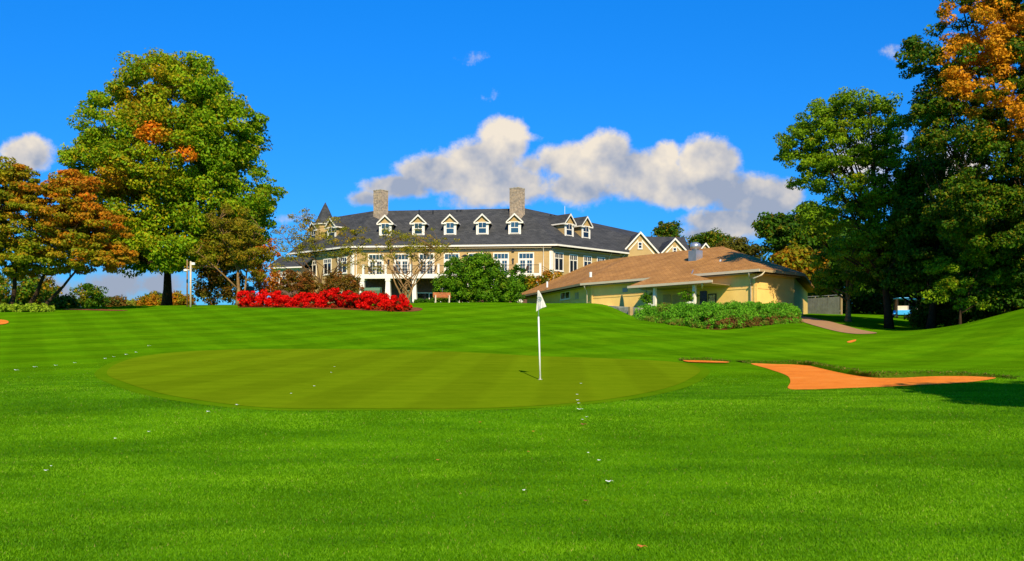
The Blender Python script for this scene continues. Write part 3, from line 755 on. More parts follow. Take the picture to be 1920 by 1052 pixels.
def aut_h(C, rng):
    py = HZ-(C[:, 2]-H)/C[:, 1]*F; px = CX+C[:, 0]/C[:, 1]*F
    low = np.clip((py-585)/14, 0, 1)*(px > 1320)+.8*np.clip((py-592)/8, 0, 1)
    return low*rng.uniform(-.2, .95, len(px))+((px > 1236) & (px < 1256) & (py < 586))*rng.uniform(0, .8, len(px))
tree('juniper_hedge', 'long clipped blue-green juniper hedge with brown bare patches in front of the low shop', 'hedge', G(1340, 54),
     ells, LM_jun, M['bark_mid'], 2500, .2, 75, .045, 100, .03, gz(*G(1340, 54)[:2])+.6, 8, 60, aut_h, .5, .8, .78, up=.2, crown_name='foliage')

# right-hand trees
def nz(a_, b_): return lambda C, r: r.uniform(a_, b_, len(C))
Y_ = 58.0; b0 = G(1668, Y_)
tree('locust_tree', 'tall open yellow-green tree behind the right end of the low shop roof', 'tree', b0,
     [pe(1590,195,60,34,Y_,2), pe(1530,225,50,26,Y_,1.8), pe(1650,225,55,45,Y_,2.2), pe(1495,265,42,36,Y_,1.7), pe(1570,280,70,55,Y_,2.6), pe(1660,300,55,60,Y_,2.4), pe(1530,330,48,36,Y_,2),
      pe(1600,370,75,45,Y_,2.6), pe(1545,410,45,36,Y_,2), pe(1660,410,60,70,Y_,2.6), pe(1470,295,28,14,Y_,1.0), pe(1620,465,60,40,Y_,2.6), pe(1700,330,30,50,Y_,1.6)],
     LM_locust, M['bark'], 640, .54, 130, .085, 110, .24, b0[2]+12, 18, 140, nz(-.4, .12), .45, .6, .35, lean=(-1.3, 0))
Y_ = 62.0; b0 = G(1590, Y_)
tree('small_tree', 'small leafy tree with a sunlit pale trunk beside the path', 'tree', b0,
     [pe(1590,470,58,26,Y_,1.8), pe(1560,500,42,34,Y_,1.6), pe(1618,500,36,34,Y_,1.6), pe(1540,530,26,22,Y_,1.3), pe(1600,530,40,22,Y_,1.5)],
     LM_locust, M['bark_pale'], 130, .42, 95, .085, 111, .2, b0[2]+4, 8, 40, nz(-.4, .1), .45, .6, .5)
Y_ = 48.0; b0 = G(1895, 54)
def aut_r(C, rng):
    px = CX+C[:, 0]/C[:, 1]*F; py = HZ-(C[:, 2]-H)/C[:, 1]*F
    near = np.clip((55-C[:, 1])/6, .3, 1)
    e = .95*np.exp(-((px-1840)/75)**2-((py-75)/110)**2)+.8*np.exp(-((px-1905)/35)**2-((py-215)/50)**2)+.8*np.exp(-((px-1775)/30)**2-((py-165)/28)**2)+.6*np.exp(-((px-1850)/50)**2-((py+50)/50)**2)
    return np.where(rng.uniform(0, 1, len(px)) < e*1.05*near, rng.uniform(.7, 1, len(px)), 0)
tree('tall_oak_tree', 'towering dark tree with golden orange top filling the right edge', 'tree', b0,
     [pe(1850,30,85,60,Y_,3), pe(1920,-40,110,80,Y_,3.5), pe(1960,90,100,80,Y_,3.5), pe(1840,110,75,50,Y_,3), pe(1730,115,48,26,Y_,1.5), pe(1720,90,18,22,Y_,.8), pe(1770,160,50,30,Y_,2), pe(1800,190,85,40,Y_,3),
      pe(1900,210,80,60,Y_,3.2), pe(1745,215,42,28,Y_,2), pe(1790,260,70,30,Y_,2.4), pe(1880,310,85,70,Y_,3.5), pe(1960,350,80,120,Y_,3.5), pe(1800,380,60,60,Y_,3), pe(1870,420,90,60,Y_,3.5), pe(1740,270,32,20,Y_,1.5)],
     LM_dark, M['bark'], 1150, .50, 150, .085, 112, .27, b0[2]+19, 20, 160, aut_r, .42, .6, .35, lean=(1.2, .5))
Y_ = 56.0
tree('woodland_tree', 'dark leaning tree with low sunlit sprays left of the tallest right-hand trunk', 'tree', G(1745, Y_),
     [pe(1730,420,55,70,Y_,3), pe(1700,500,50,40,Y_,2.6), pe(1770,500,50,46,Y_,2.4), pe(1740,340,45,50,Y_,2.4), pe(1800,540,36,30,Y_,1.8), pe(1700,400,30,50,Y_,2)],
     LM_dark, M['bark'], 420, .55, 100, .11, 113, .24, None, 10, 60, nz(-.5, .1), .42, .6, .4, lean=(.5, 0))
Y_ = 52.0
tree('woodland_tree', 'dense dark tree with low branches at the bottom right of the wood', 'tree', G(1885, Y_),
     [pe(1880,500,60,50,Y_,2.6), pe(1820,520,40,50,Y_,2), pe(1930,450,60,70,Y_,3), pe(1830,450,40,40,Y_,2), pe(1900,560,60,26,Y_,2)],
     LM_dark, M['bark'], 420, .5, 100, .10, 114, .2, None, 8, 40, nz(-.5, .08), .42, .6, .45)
bgt = [('background_tree', 'dark green tree rising directly behind the right end of the low shop roof', 1480, 450, [(1480,440,55,38),(1450,425,36,26),(1520,420,45,40),(1540,470,50,45)], 96, LM_dark, .05),
       ('turning_tree', 'olive and orange tree just above the right hip of the low shop roof', 1490, 500, [(1488,490,34,26),(1520,500,24,30)], 84, LM_autumn, .3),
       ('background_tree', 'small round dark tree on the skyline behind the clubhouse gables', 1250, 440, [(1250,432,26,18),(1245,440,20,16),(1258,452,22,14)], 165, LM_dark, .1),
       ('background_tree', 'dark spreading skyline tree left of the low shop roof peak', 1340, 450, [(1335,448,36,14),(1312,456,22,12),(1340,458,34,14)], 150, LM_dark, .1),
       ('background_tree', 'olive skyline tree behind the low shop roof peak', 1385, 460, [(1380,466,34,18),(1400,478,36,20),(1360,470,26,14)], 140, LM_olive, .1),
       ('background_tree', 'shaded tree behind the grey fence', 1545, 520, [(1545,510,50,45),(1520,540,30,25)], 100, LM_dark, 0),
       ('background_tree', 'shaded tree in the wood above the blue golf carts', 1680, 500, [(1680,490,70,60),(1640,530,50,26),(1720,450,60,70)], 92, LM_dark, 0),
       ('background_tree', 'shaded tree deep in the wood near the right edge', 1860, 480, [(1850,470,90,80),(1920,520,80,50),(1800,520,60,40)], 88, LM_dark, 0)]
for i, (nm, lab, px_, py_, lob, Y_, lm_, au_) in enumerate(bgt):
    tree(nm, lab, 'tree', G(px_, Y_), [pe(a_, b_, c_, d_, Y_, c_*Y_/F*.8) for a_, b_, c_, d_ in lob], lm_, M['bark'], int(60+sum(l[2]*l[3] for l in lob)*.022), .8 if Y_ < 120 else 1.0, 75, .2, 120+i,
         .22, None, 6, 25, nz(au_-.45, au_+(.1 if au_ < .3 else .25)), .4, .6, .45)
# far wood behind everything on the right: one mass
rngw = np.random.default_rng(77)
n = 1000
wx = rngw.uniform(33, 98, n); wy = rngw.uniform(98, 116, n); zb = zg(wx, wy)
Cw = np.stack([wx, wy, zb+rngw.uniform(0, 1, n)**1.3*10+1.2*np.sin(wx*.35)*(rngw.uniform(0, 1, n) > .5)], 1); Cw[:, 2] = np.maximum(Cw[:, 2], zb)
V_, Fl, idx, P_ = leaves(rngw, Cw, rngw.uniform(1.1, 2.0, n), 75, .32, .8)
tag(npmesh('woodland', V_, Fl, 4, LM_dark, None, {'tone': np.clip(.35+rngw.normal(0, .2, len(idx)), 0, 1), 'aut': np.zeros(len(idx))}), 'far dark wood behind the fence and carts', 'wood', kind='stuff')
# far tree line beyond the left crest, seen only low on the skyline
n = 240
wx = rngw.uniform(-190, -95, n); wy = rngw.uniform(245, 265, n); zb = zg(wx, wy)
Cw = np.stack([wx, wy, zb+rngw.uniform(0, 3.0, n)], 1)
V_, Fl, idx, P_ = leaves(rngw, Cw, rngw.uniform(1.4, 2.4, n), 60, .5, .8)
tag(npmesh('far_hedgerow', V_, Fl, 4, LM_far, None, {'tone': np.clip(.45+rngw.normal(0, .2, len(idx)), 0, 1), 'aut': np.clip(rngw.normal(.2, .3, len(idx)), 0, 1)}), 'distant low hedgerow on the left skyline', 'hedgerow', kind='stuff')
# tree right of the camera whose shade lies on the turf by the bunker
b0 = (17.0, 5.5, gz(17.0, 5.5))
tree('roadside_tree', 'broad tree standing just outside the right edge, shading the turf by the bunker', 'tree', b0,
     [(12.9, 5.0, 8.7, 3.2, 2.3, 1.7), (19.4, 7.0, 10.8, 3.8, 2.2, 1.6), (16.5, 5.5, 9.8, 2.6, 1.8, 1.2)], LM_dark, M['bark'], 420, .7, 80, .2, 140, .3, 8.0, 8, 30, None, .5)
for q, (x_, y_, zc_, r_) in enumerate(((37, 38, 13, 5.5), (42, 50, 12, 6))):
    b0 = (x_, y_, gz(x_, y_))
    tree('woodland_tree', ['tall tree just beyond the right edge that shades the wood', 'second tall tree beyond the right edge, deeper in the wood'][q], 'tree', b0,
         [(x_, y_, zc_+b0[2]*.3, r_, r_, 5.5), (x_-2, y_+1, zc_+4, r_*.7, r_*.7, 4), (x_+1, y_, zc_-5, r_*.8, r_*.8, 3)], LM_dark, M['bark'], 380, .9, 70, .24, 141+q, .35, None, 8, 20, None, .5)
Y_ = 50.5
tree('small_tree', 'sparse sunlit young tree leaning out from the dark wood above the mound', 'tree', G(1800, Y_),
     [pe(1765,500,34,16,Y_,1.0), pe(1790,535,36,18,Y_,1.0), pe(1755,555,26,14,Y_,.8), pe(1835,480,34,18,Y_,1.0), pe(1820,570,34,14,Y_,.8), pe(1870,520,30,16,Y_,.9)], LM_locust, M['bark'], 120, .34, 70, .075, 146, .08, None, 8, 40, nz(-.4, .1), .45, .6, .2)
Y_ = 60.0
tree('woodland_tree', 'dark round-headed tree directly above the parked blue carts', 'tree', G(1725, 68),
     [pe(1720,470,60,55,68,3.2), pe(1680,520,40,30,68,2.2), pe(1760,510,50,40,68,2.6), pe(1640,500,40,40,68,2.2)], LM_dark, M['bark'], 330, .62, 95, .12, 147, .2, None, 8, 30, nz(-.5, .05), .38, .6, .45)
tree('woodland_tree', 'dense shaded tree filling the lower wood between the carts and the mound', 'tree', G(1800, Y_),
     [pe(1800,470,70,60,Y_,3), pe(1850,400,60,70,Y_,3), pe(1760,430,50,50,Y_,2.6), pe(1840,540,50,36,Y_,2)], LM_dark, M['bark'], 360, .6, 95, .12, 145, .22, None, 8, 30, None, .38, .6, .45)

for i, (px_, py_, rx_, ry_, Y_, lab) in enumerate(((1745,588,34,24,58,'dark undergrowth bush left of the mound under the trees'), (1800,582,36,28,57,'dark undergrowth bush in the dip behind the mound'),
        (1860,572,36,34,55,'tall dark undergrowth bush behind the mound'), (1925,560,40,40,54,'dark undergrowth bush behind the top of the mound at the right edge'), (1775,560,30,30,64,'leafy sapling clump deep under the right-hand trees'))):
    shrub('undergrowth_bush', lab, G(px_, Y_), [pe(px_, py_, rx_, ry_, Y_, 1.3), pe(px_-rx_*.5, py_+8, rx_*.6, ry_*.6, Y_, 1), pe(px_+rx_*.5, py_-6, rx_*.6, ry_*.7, Y_, 1)], LM_dark, 110, .42, 70, .09, 160+i,
          aut=nz(-.5, .1), tone=.38, group='undergrowth at the edge of the wood')

# ------------------------------------------------------------------ clubhouse
club = thing('clubhouse', 'large tan clubhouse with charcoal dormered roof, two stone chimneys and white deck', 'clubhouse', (-8, 118, 6.4))
ZE, ZR, GZ = 14.3, 19.7, 6.0
ZDK = 10.45
Lc, Cc = (-20.9, 112.3), (5.62, 110.0)
Rc, L2 = (15.8, 120.0), (-30.5, 120.9)
BL, BC, B1 = (-18.5, 118.6), (1.75, 116.4), (19.3, 135.0)
BA = (-25.0, 124.4)
e_front = Fr(Lc, Cc); e_right = Fr(Cc, Rc); e_left = Fr(L2, Lc)
w_front = Fr(e_front.P(.55, -.6, 0), e_front.P(e_front.len-.75, -.6, 0))
wc = w_front.P(w_front.len, 0, 0); wlft = w_front.P(0, 0, 0)
w_right = Fr(wc, (wc[0]+e_right.U.x*13.6, wc[1]+e_right.U.y*13.6))
w_left = Fr((wlft[0]-e_left.U.x*11.9, wlft[1]-e_left.U.y*11.9), wlft)
ZW = ZE-.25
def wallpoly(mb, a_, b_, z0, z1, t=.3):
    fr = Fr(a_, b_); mb.fb(fr, 0, fr.len, -t, 0, z0, z1); return fr
mb = MB()
mb.fb(w_front, 0, w_front.len, -.3, 0, ZDK, ZW)
mb.fb(w_right, 0, w_right.len, -.3, 0, GZ+.9, ZW); mb.fb(w_left, 0, w_left.len, -.3, 0, GZ+.9, ZW)
# rear walls
re_ = w_right.P(w_right.len, 0, 0); le_ = w_left.P(0, 0, 0)
back = [re_, (10.5, 134), (-2.5, 126.5), (-16, 128), (-22.5, 134), le_]
for a_, b_ in zip(back[:-1], back[1:]): wallpoly(mb, a_, b_, GZ, ZW)
mb.build('wall', M['siding'], club)
mb = MB(); mb.fb(w_front, .1, w_front.len-.1, -.35, -.02, GZ-.5, ZDK-.003)
mb.fb(w_right, 0, w_right.len, -.32, .06, GZ-.5, GZ+.9); mb.fb(w_left, 0, w_left.len, -.32, .06, GZ-.5, GZ+.9)
mb.build('brick_base', M['brick'], club)
# roof
z = lambda p, h: (p[0], p[1], h)
def back_pt(p, ridge, f): return (ridge[0]-(p[0]-ridge[0])*f, ridge[1]-(p[1]-ridge[1])*f)
bkL, bkC = (-15.8, 126.5), (-2.6, 125.0)
bkR = (13.2, 141.5); bkA = (-19.5, 131.5)
mb = MB(); t = .22
mb.slab([z(Lc,ZE), z(Cc,ZE), z(BC,ZR), z(BL,ZR)], t)
mb.slab([z(Cc,ZE), z(Rc,ZE), (17.3,120.0+6,17.2), z(B1,18.9), z(BC,ZR)], t)
mb.slab([z(L2,ZE), z(Lc,ZE), z(BL,ZR), z(BA,ZR)], t)
mb.slab([z(BL,ZR), z(BC,ZR), z(bkC,ZE), z(bkL,ZE)], t)
mb.slab([z(BC,ZR), z(B1,18.9), z(bkR,ZE), z(bkC,ZE)], t)
mb.slab([z(BA,ZR), z(BL,ZR), z(bkL,ZE), z(bkA,ZE)], t)
mb.slab([z(L2,ZE), z(BA,ZR), z(bkA,ZE)], t)
roof = mb.build('roof', M['roof'], club)
# ridge vents and stacks (small)
for px_, py_, Y_ in ((785,394,118.2),(790,396,117.8),(858,396,118),(864,396,118),(1068-34,398,117),(1036,405,120)):
    pass
# gutters, soffits, frieze
mb = MB()
for fr in (e_front, e_right, e_left):
    mb.fb(fr, -.02 if fr is e_front else .03, fr.len+(.02 if fr is e_front else -.03), .003, .14, ZE-.24, ZE-.03)
mb.build('gutter', M['white'], club)
mb = MB()
for fr, wf in ((e_front, w_front), (e_right, w_right), (e_left, w_left)):
    mb.fb(wf, 0 if wf is w_front else .05, wf.len-(.0 if wf is w_front else .05), .003, .56, ZE-.44, ZE-.38); mb.fb(wf, 0.02, wf.len-.02, .004, .10, ZE-.78, ZE-.445)
mb.build('soffit', M['siding_grey'], club)
for wf, ua_, ub_, z0_ in ((w_front, w_front.len-.26, w_front.len, ZDK), (w_front, 0, .26, ZDK), (w_right, 0, .3, GZ+.9), (w_left, w_left.len-.3, w_left.len, GZ+.9), (w_left, 0, .3, GZ+.9)):
    mb = MB(); mb.fb(wf, ua_, ub_, .002, .07, z0_, ZE-.8); mb.build('corner_board', M['white'], club)
def downspout(parent, fr, u_, z0, z1, mat, d=.06, r=.05):
    m_ = MB(); m_.tube([fr.P(u_, d+.45, z1), fr.P(u_, d+.4, z1-.2), fr.P(u_, d, z1-.6), fr.P(u_, d, z0+.2), fr.P(u_, d+.25, z0)], r, 8)
    return m_.build('downspout', mat, parent, smooth=True)
downspout(club, w_front, w_front.u_at(1019, .1), ZDK, ZE-.25, M['white'], .1)
downspout(club, w_front, w_front.u_at(668, .1), ZDK, ZE-.25, M['white'], .1)
downspout(club, w_right, w_right.u_at(1142, .1), GZ+1, ZE-.25, M['white'], .1)

def window(parent, fr, u0, u1, z0, z1, d=0, cols=2, transom=.28, tcols=None, glass='darkglass', rows=1, fw=.13, name='window', deep=True):
    """casing with mullions; pane behind it"""
    m_ = MB(); g_ = MB(); o_ = d+.002
    m_.fb(fr, u0, u0+fw, o_, d+.07, z0, z1); m_.fb(fr, u1-fw, u1, o_, d+.07, z0, z1)
    m_.fb(fr, u0+fw, u1-fw, o_, d+.07, z1-fw, z1); m_.fb(fr, u0-.04, u1+.04, o_, d+.12, z0-.09, z0-.002); m_.fb(fr, u0+fw, u1-fw, o_, d+.07, z0, z0+fw*.8)
    iu0, iu1, iz0, iz1 = u0+fw, u1-fw, z0+fw*.8, z1-fw
    zt = iz1-(iz1-iz0)*transom
    if transom > 0: m_.fb(fr, iu0, iu1, o_, d+.055, zt-.05, zt+.05)
    bz1 = zt-.05 if transom > 0 else iz1
    for k_ in range(1, cols):
        u_ = iu0+(iu1-iu0)*k_/cols; m_.fb(fr, u_-.055, u_+.055, o_, d+.05, iz0, bz1)
    for k_ in range(1, rows):
        z_ = iz0+(bz1-iz0)*k_/rows; m_.fb(fr, iu0, iu1, o_, d+.035, z_-.025, z_+.025)
    if transom > 0:
        tc_ = tcols or cols*2
        for k_ in range(1, tc_):
            u_ = iu0+(iu1-iu0)*k_/tc_; w_ = .055 if (k_*cols) % tc_ == 0 else .025
            m_.fb(fr, u_-w_, u_+w_, o_, d+.045, zt+.05, iz1)
    w_ = m_.build(name, M['white'], parent)
    g_.fb(fr, iu0-.02, iu1+.02, d+.004, d+.02, iz0-.02, iz1+.02)
    g_.build('pane', M[glass], w_)
    return w_
def french(parent, fr, uc, z0, z1, w=2.0):
    u0, u1 = uc-w/2, uc+w/2; d = 0; o_ = .002; fw = .14; m_ = MB()
    m_.fb(fr, u0, u0+fw, o_, .08, z0, z1); m_.fb(fr, u1-fw, u1, o_, .08, z0, z1); m_.fb(fr, u0+fw, u1-fw, o_, .08, z1-fw, z1)
    zt = z0+(z1-z0)*.72; m_.fb(fr, u0+fw, u1-fw, o_, .07, zt-.07, zt+.05)
    for k_ in range(1, 4):
        u_ = u0+fw+(w-2*fw)*k_/4; m_.fb(fr, u_-.02, u_+.02, o_, .05, zt+.05, z1-fw)
    for s in (0, 1):
        a_ = u0+fw+(w-2*fw)/2*s; b_ = a_+(w-2*fw)/2
        m_.fb(fr, a_, a_+.13, o_, .06, z0, zt-.07); m_.fb(fr, b_-.13, b_, o_, .06, z0, zt-.07)
        m_.fb(fr, a_+.13, b_-.13, o_, .06, zt-.19, zt-.07); m_.fb(fr, a_+.13, b_-.13, o_, .06, z0, z0+.22)
        c_ = (a_+b_)/2; m_.fb(fr, c_-.018, c_+.018, o_, .045, z0+.22, zt-.19)
        for q in (1, 2, 3):
            z_ = z0+.22+(zt-.19-z0-.22)*q/4; m_.fb(fr, a_+.13, b_-.13, o_, .04, z_-.018, z_+.018)
    w_ = m_.build('french_door', M['white'], parent)
    g_ = MB(); g_.fb(fr, u0+.1, u1-.1, .004, .02, z0+.1, z1-.1); g_.build('pane', M['glass'], w_)
    return w_
for px_ in (705, 753, 800, 847, 893, 939.6, 986.5): french(club, w_front, w_front.u_at(px_), ZDK+.02, 13.33)
for x0, x1, y0, y1 in ((1039,1056,473,508),(1067,1082.5,477,512),(1093.5,1109,479.5,512),(1119,1134,482,514)):
    xc = (x0+x1)/2
    window(club, w_right, w_right.u_at(x0), w_right.u_at(x1), w_right.z_at(xc, y1), w_right.z_at(xc, y0), transom=.3)
for x0, x1, y0, y1 in ((633.5,651,482,512.5),(607,622,485,515),(579,594,489,517)):
    xc = (x0+x1)/2
    window(club, w_left, w_left.u_at(x0), w_left.u_at(x1), w_left.z_at(xc, y1), w_left.z_at(xc, y0), transom=.25)
# wall lights and speakers on the front wall
mb = MB()
u_ = w_front.u_at(962); mb.fb(w_front, u_-.16, u_+.16, .002, .25, 13.45, 13.72)
mb.build('wall_speaker', M['iron'], club)
for px_ in (729, 915, 962):
    u_ = w_front.u_at(px_); mb = MB(); mb.fb(w_front, u_-.09, u_+.09, .002, .2, 12.0, 12.5); mb.fb(w_front, u_-.14, u_+.14, .003, .26, 12.5, 12.58)
    mb.build('wall_lantern', M['iron'], club)
# dormers
def dormer(px_, fr, s, zb, ze, zp, slope, hw=.78):
    u_ = fr.u_at(px_, -s); F2 = Fr(fr.P(u_, -s, 0), fr.P(u_+1, -s, 0)); d_ = (zp-ZE)/slope-s+.4
    body = MB()
    body.fb(F2, -hw+.06, hw-.06, -min(d_, (ze-ZE)/slope-s+.2), -.02, zb-.3, ze)
    P = F2.P
    body.add([P(-hw+.06, -.02, ze), P(hw-.06, -.02, ze), P(0, -.02, zp-.12)], [(0, 1, 2)])
    body.add([P(-hw+.06, -.3, ze), P(hw-.06, -.3, ze), P(0, -.3, zp-.12)], [(0, 2, 1)])
    dm = body.build('dormer', M['siding'], club)
    rf = MB(); ov = hw+.27; zo = ze-.12
    rf.slab([P(-ov, .3, zo), P(0, .3, zp), P(0, -d_, zp), P(-ov, -(zo-ZE)/slope+s-.1, zo)], .1)
    rf.slab([P(0, .3, zp), P(ov, .3, zo), P(ov, -(zo-ZE)/slope+s-.1, zo), P(0, -d_, zp)], .1)
    rf.build('dormer_roof', M['roof'], dm)
    tr = MB()
    tr.fb(F2, -hw, -hw+.225, -.03, .05, zb-.05, ze-.1); tr.fb(F2, hw-.225, hw, -.03, .05, zb-.05, ze-.1); tr.fb(F2, -hw+.225, hw-.225, .0, .05, zb-.05, zb+.12)
    for sg in (-1, 1):      # raking boards and eave returns
        a1, a2 = P(sg*ov, .33, zo-.02), P(0, .33, zp-.0)
        b1, b2 = P(sg*ov, .33, zo-.2), P(0, .33, zp-.24)
        c1, c2, c3, c4 = P(sg*ov, .25, zo-.02), P(0, .25, zp), P(sg*ov, .25, zo-.2), P(0, .25, zp-.24)
        tr.add([a1, a2, b2, b1, c1, c2, c4, c3], [(0, 1, 2, 3), (4, 7, 6, 5), (0, 4, 5, 1), (3, 2, 6, 7), (0, 3, 7, 4), (1, 5, 6, 2)])
        lo, hi = sorted((sg*ov, sg*(hw-.3))); tr.fb(F2, lo, hi, .0, .32, zo-.26, zo-.11)
        q = (zo-ZE)/slope-s-.1; lo, hi = sorted((sg*(ov-.06), sg*(ov+.04))); tr.fb(F2, lo, hi, -q, .25, zo-.2, zo-.04)
    tr.build('dormer_trim', M['white'], dm)
    window(dm, F2, -hw+.24, hw-.24, zb+.2, ze-.15, 0, 2, 0, rows=2, glass='glass' if fr is e_front else 'darkglass', fw=.1) if False else None
    m_ = MB(); a0, a1, z0, z1 = -hw+.23, hw-.23, zb+.18, ze-.12
    for (p, q, r0, r1) in ((a0, a0+.1, z0, z1), (a1-.1, a1, z0, z1), (a0+.1, a1-.1, z0, z0+.1), (a0+.1, a1-.1, z1-.1, z1), (a0+.1, a1-.1, (z0+z1)/2-.05, (z0+z1)/2+.04), (-.02, .02, (z0+z1)/2+.04, z1-.1)):
        m_.fb(F2, p, q, 0, .04, r0, r1)
    m_.build('dormer_window', M['white'], dm)
    g_ = MB(); g_.fb(F2, a0+.05, a1-.05, .001, .012, z0+.05, z1-.05); g_.build('pane', M['glass' if fr is e_front else 'darkglass'], dm)
for px_ in (722.5, 784.5, 844, 904.5, 965): dormer(px_, e_front, 1.7, 15.68, 17.5, 18.42, .81, .8)
dormer(1067, e_right, 2.1, 15.7, 17.6, 18.75, .74, .85); dormer(1098.5, e_right, 2.1, 15.7, 17.6, 18.75, .74, .85)
dormer(588, e_left, 2.1, 15.75, 17.6, 18.5, .74, .8); dormer(622, e_left, 2.1, 15.75, 17.6, 18.6, .74, .95)
# turret with a pointed roof over the left wing
tx, ty, _ = W(610, 400, 120.5)
mb = MB(); mb.lathe((tx, ty, 0), [(1.35, 15.2), (1.35, 18.2)], 8, R(22.5)); tu = mb.build('turret', M['siding'], club)
mb = MB(); mb.lathe((tx, ty, 0), [(1.6, 18.15), (1.2, 18.65), (.6, 20.0), (.03, 21.15)], 8, R(22.5)); mb.build('turret_roof', M['roof'], tu)
mb = MB(); mb.lathe((tx, ty, 0), [(1.62, 18.0), (1.66, 18.14)], 8, R(22.5)); mb.build('turret_eave', M['white'], tu)
# chimneys
for px0, px1, pt, pb, Y_ in ((700, 728, 357, 412, 117.6), (955, 984.5, 353, 412, 115.2)):
    x = ((px0+px1)/2-CX)/F*Y_; hw = (px1-px0)/2/F*Y_; zt = H+(HZ-pt)/F*Y_
    mb = MB(); pr = [(hw*.98, 17.5), (hw*.98, zt-.12)]
    mb.lathe((x, Y_, 0), pr, 4, R(8)); ch = mb.build('chimney', M['stone'], club)
    mb = MB(); mb.lathe((x, Y_, 0), [(hw*1.02, zt-.118), (hw*1.02, zt)], 4, R(8)); mb.build('chimney_cap', M['pier_stone'], ch)
# roof vents
def vent(parent, px_, py_, Y_, h, r, mat, name='vent_pipe'):
    x, y, z_ = W(px_, py_, Y_); m_ = MB(); m_.lathe((x, y, z_-h), [(r, -.3), (r, h)], 8); return m_.build(name, mat, parent, smooth=False)
for px_, py_ in ((786,393.5),(812,394.5),(857,393),(864,394),(928,392.5),(993,396),(1033,402),(1040,403)):
    vent(club, px_, py_, 116.9 if px_ < 985 else 117.2, .25, .09, M['iron'])
mb = MB(); mb.tube([W(1059, 404, 122), W(1059, 386, 122)], .03, 6); mb.build('antenna', M['pvc'], club)
# gables at the rear right
def gable(px_, Yg, hw, zp, ze, depth, wy=None, win=True, tilt=0):
    x = (px_-CX)/F*Yg; F2 = Fr((x, Yg), (x+math.cos(tilt), Yg+math.sin(tilt))); P = F2.P
    m_ = MB(); m_.add([P(-hw,0,GZ),P(hw,0,GZ),P(hw,0,ze),P(0,0,zp-.1),P(-hw,0,ze),P(-hw,-depth,GZ),P(hw,-depth,GZ),P(hw,-depth,ze),P(0,-depth,zp-.1),P(-hw,-depth,ze)],
           [(0,1,2,3,4),(9,8,7,6,5),(0,5,6,1),(1,6,7,2),(0,4,9,5)])
    g_ = m_.build('gable_wall', M['siding'], club)
    sl = (zp-ze)/hw; ov = hw+.35; zo = zp-sl*ov
    m_ = MB(); m_.slab([P(-ov,.35,zo),P(0,.35,zp),P(0,-depth,zp),P(-ov,-depth,zo)], .12); m_.slab([P(0,.35,zp),P(ov,.35,zo),P(ov,-depth,zo),P(0,-depth,zp)], .12)
    m_.build('gable_roof', M['roof'], g_)
    m_ = MB()
    for sg in (-1, 1):
        for (dd, up_, th, e0) in ((.38, .03, .3, 0), (.04, -.75, .2, 0)):
            q0, q1 = (ov, 0) if up_ > 0 else (hw-.3, .25)
            a1, a2 = P(sg*q0, dd, zp-sl*q0+up_), P(sg*q1, dd, zp-sl*q1+up_); b1, b2 = P(sg*q0, dd, zp-sl*q0+up_-th), P(sg*q1, dd, zp-sl*q1+up_-th)
            c1, c2, c3, c4 = P(sg*q0, dd-.06, zp-sl*q0+up_), P(sg*q1, dd-.06, zp-sl*q1+up_), P(sg*q0, dd-.06, zp-sl*q0+up_-th), P(sg*q1, dd-.06, zp-sl*q1+up_-th)
            m_.add([a1,a2,b2,b1,c1,c2,c4,c3], [(0,1,2,3),(4,7,6,5),(0,4,5,1),(3,2,6,7),(0,3,7,4),(1,5,6,2)])
    m_.build('bargeboard', M['white'], g_)
    if win: window(club, F2, -.32, .32, zp-2.3, zp-1.35, 0.0, 1, 0, rows=2, fw=.12)
gable(1200, 121.0, 2.75, 17.2, 14.2, 14, tilt=.12)
gable(1265, 130.4, 3.0, 17.5, 14.4, 8, tilt=.12)
gable(1322, 144.3, 2.4, 18.4, 15.6, 9, win=False, tilt=.12)
mb = MB()
mb.slab([(17.0,131,ZE),(27.0,131,ZE),(27.0,139,18.7),(17.5,139,18.9)], .2); mb.slab([(17.5,139,18.9),(27.0,139,18.7),(27.0,147,ZE),(17.0,147,ZE)], .2)
mb.slab([(27.2,145,ZE+.5),(34,145,ZE+.5),(34,154,19.2),(27.2,154,19.4)], .2); mb.slab([(27.2,154,19.4),(34,154,19.2),(34,162,ZE+.5),(27.2,162,ZE+.5)], .2)
mb.build('rear_roof', M['roof'], club)
mb = MB(); mb.box(17.6,26.8,131.5,146.5,GZ,ZE-.21); mb.box(27.6,33.8,146,161,GZ,ZE+.2); mb.build('rear_wall', M['siding'], club)
# low annex at the left end
Ax = Fr(((509-CX)/F*118, 118), ((563-CX)/F*116.5, 116.5)); zt = H+(HZ-503)/F*118
mb = MB(); mb.fb(Ax, 0, Ax.len, -5, 0, H+(HZ-538)/F*118, zt); an = mb.build('annex_wall', M['siding_grey'], club)
mb = MB(); mb.fb(Ax, -.03, Ax.len+.03, -5.05, .05, GZ-.6, H+(HZ-538.3)/F*118); mb.build('annex_base', M['brick'], an)
mb = MB(); P = Ax.P; mb.slab([P(-.5,.5,zt+.05),P(Ax.len+.6,.5,zt+.05),P(Ax.len+.6,-2.5,zt+1.7),P(-.5,-2.5,zt+1.7)], .18); mb.slab([P(-.5,-2.5,zt+1.7),P(Ax.len+.6,-2.5,zt+1.7),P(Ax.len+.6,-5.5,zt+.05),P(-.5,-5.5,zt+.05)], .18)
mb.add([P(0,-.01,zt),P(0,-4.99,zt),P(0,-2.5,zt+1.6)], [(0,1,2)])
mb.build('annex_roof', M['roof'], an)
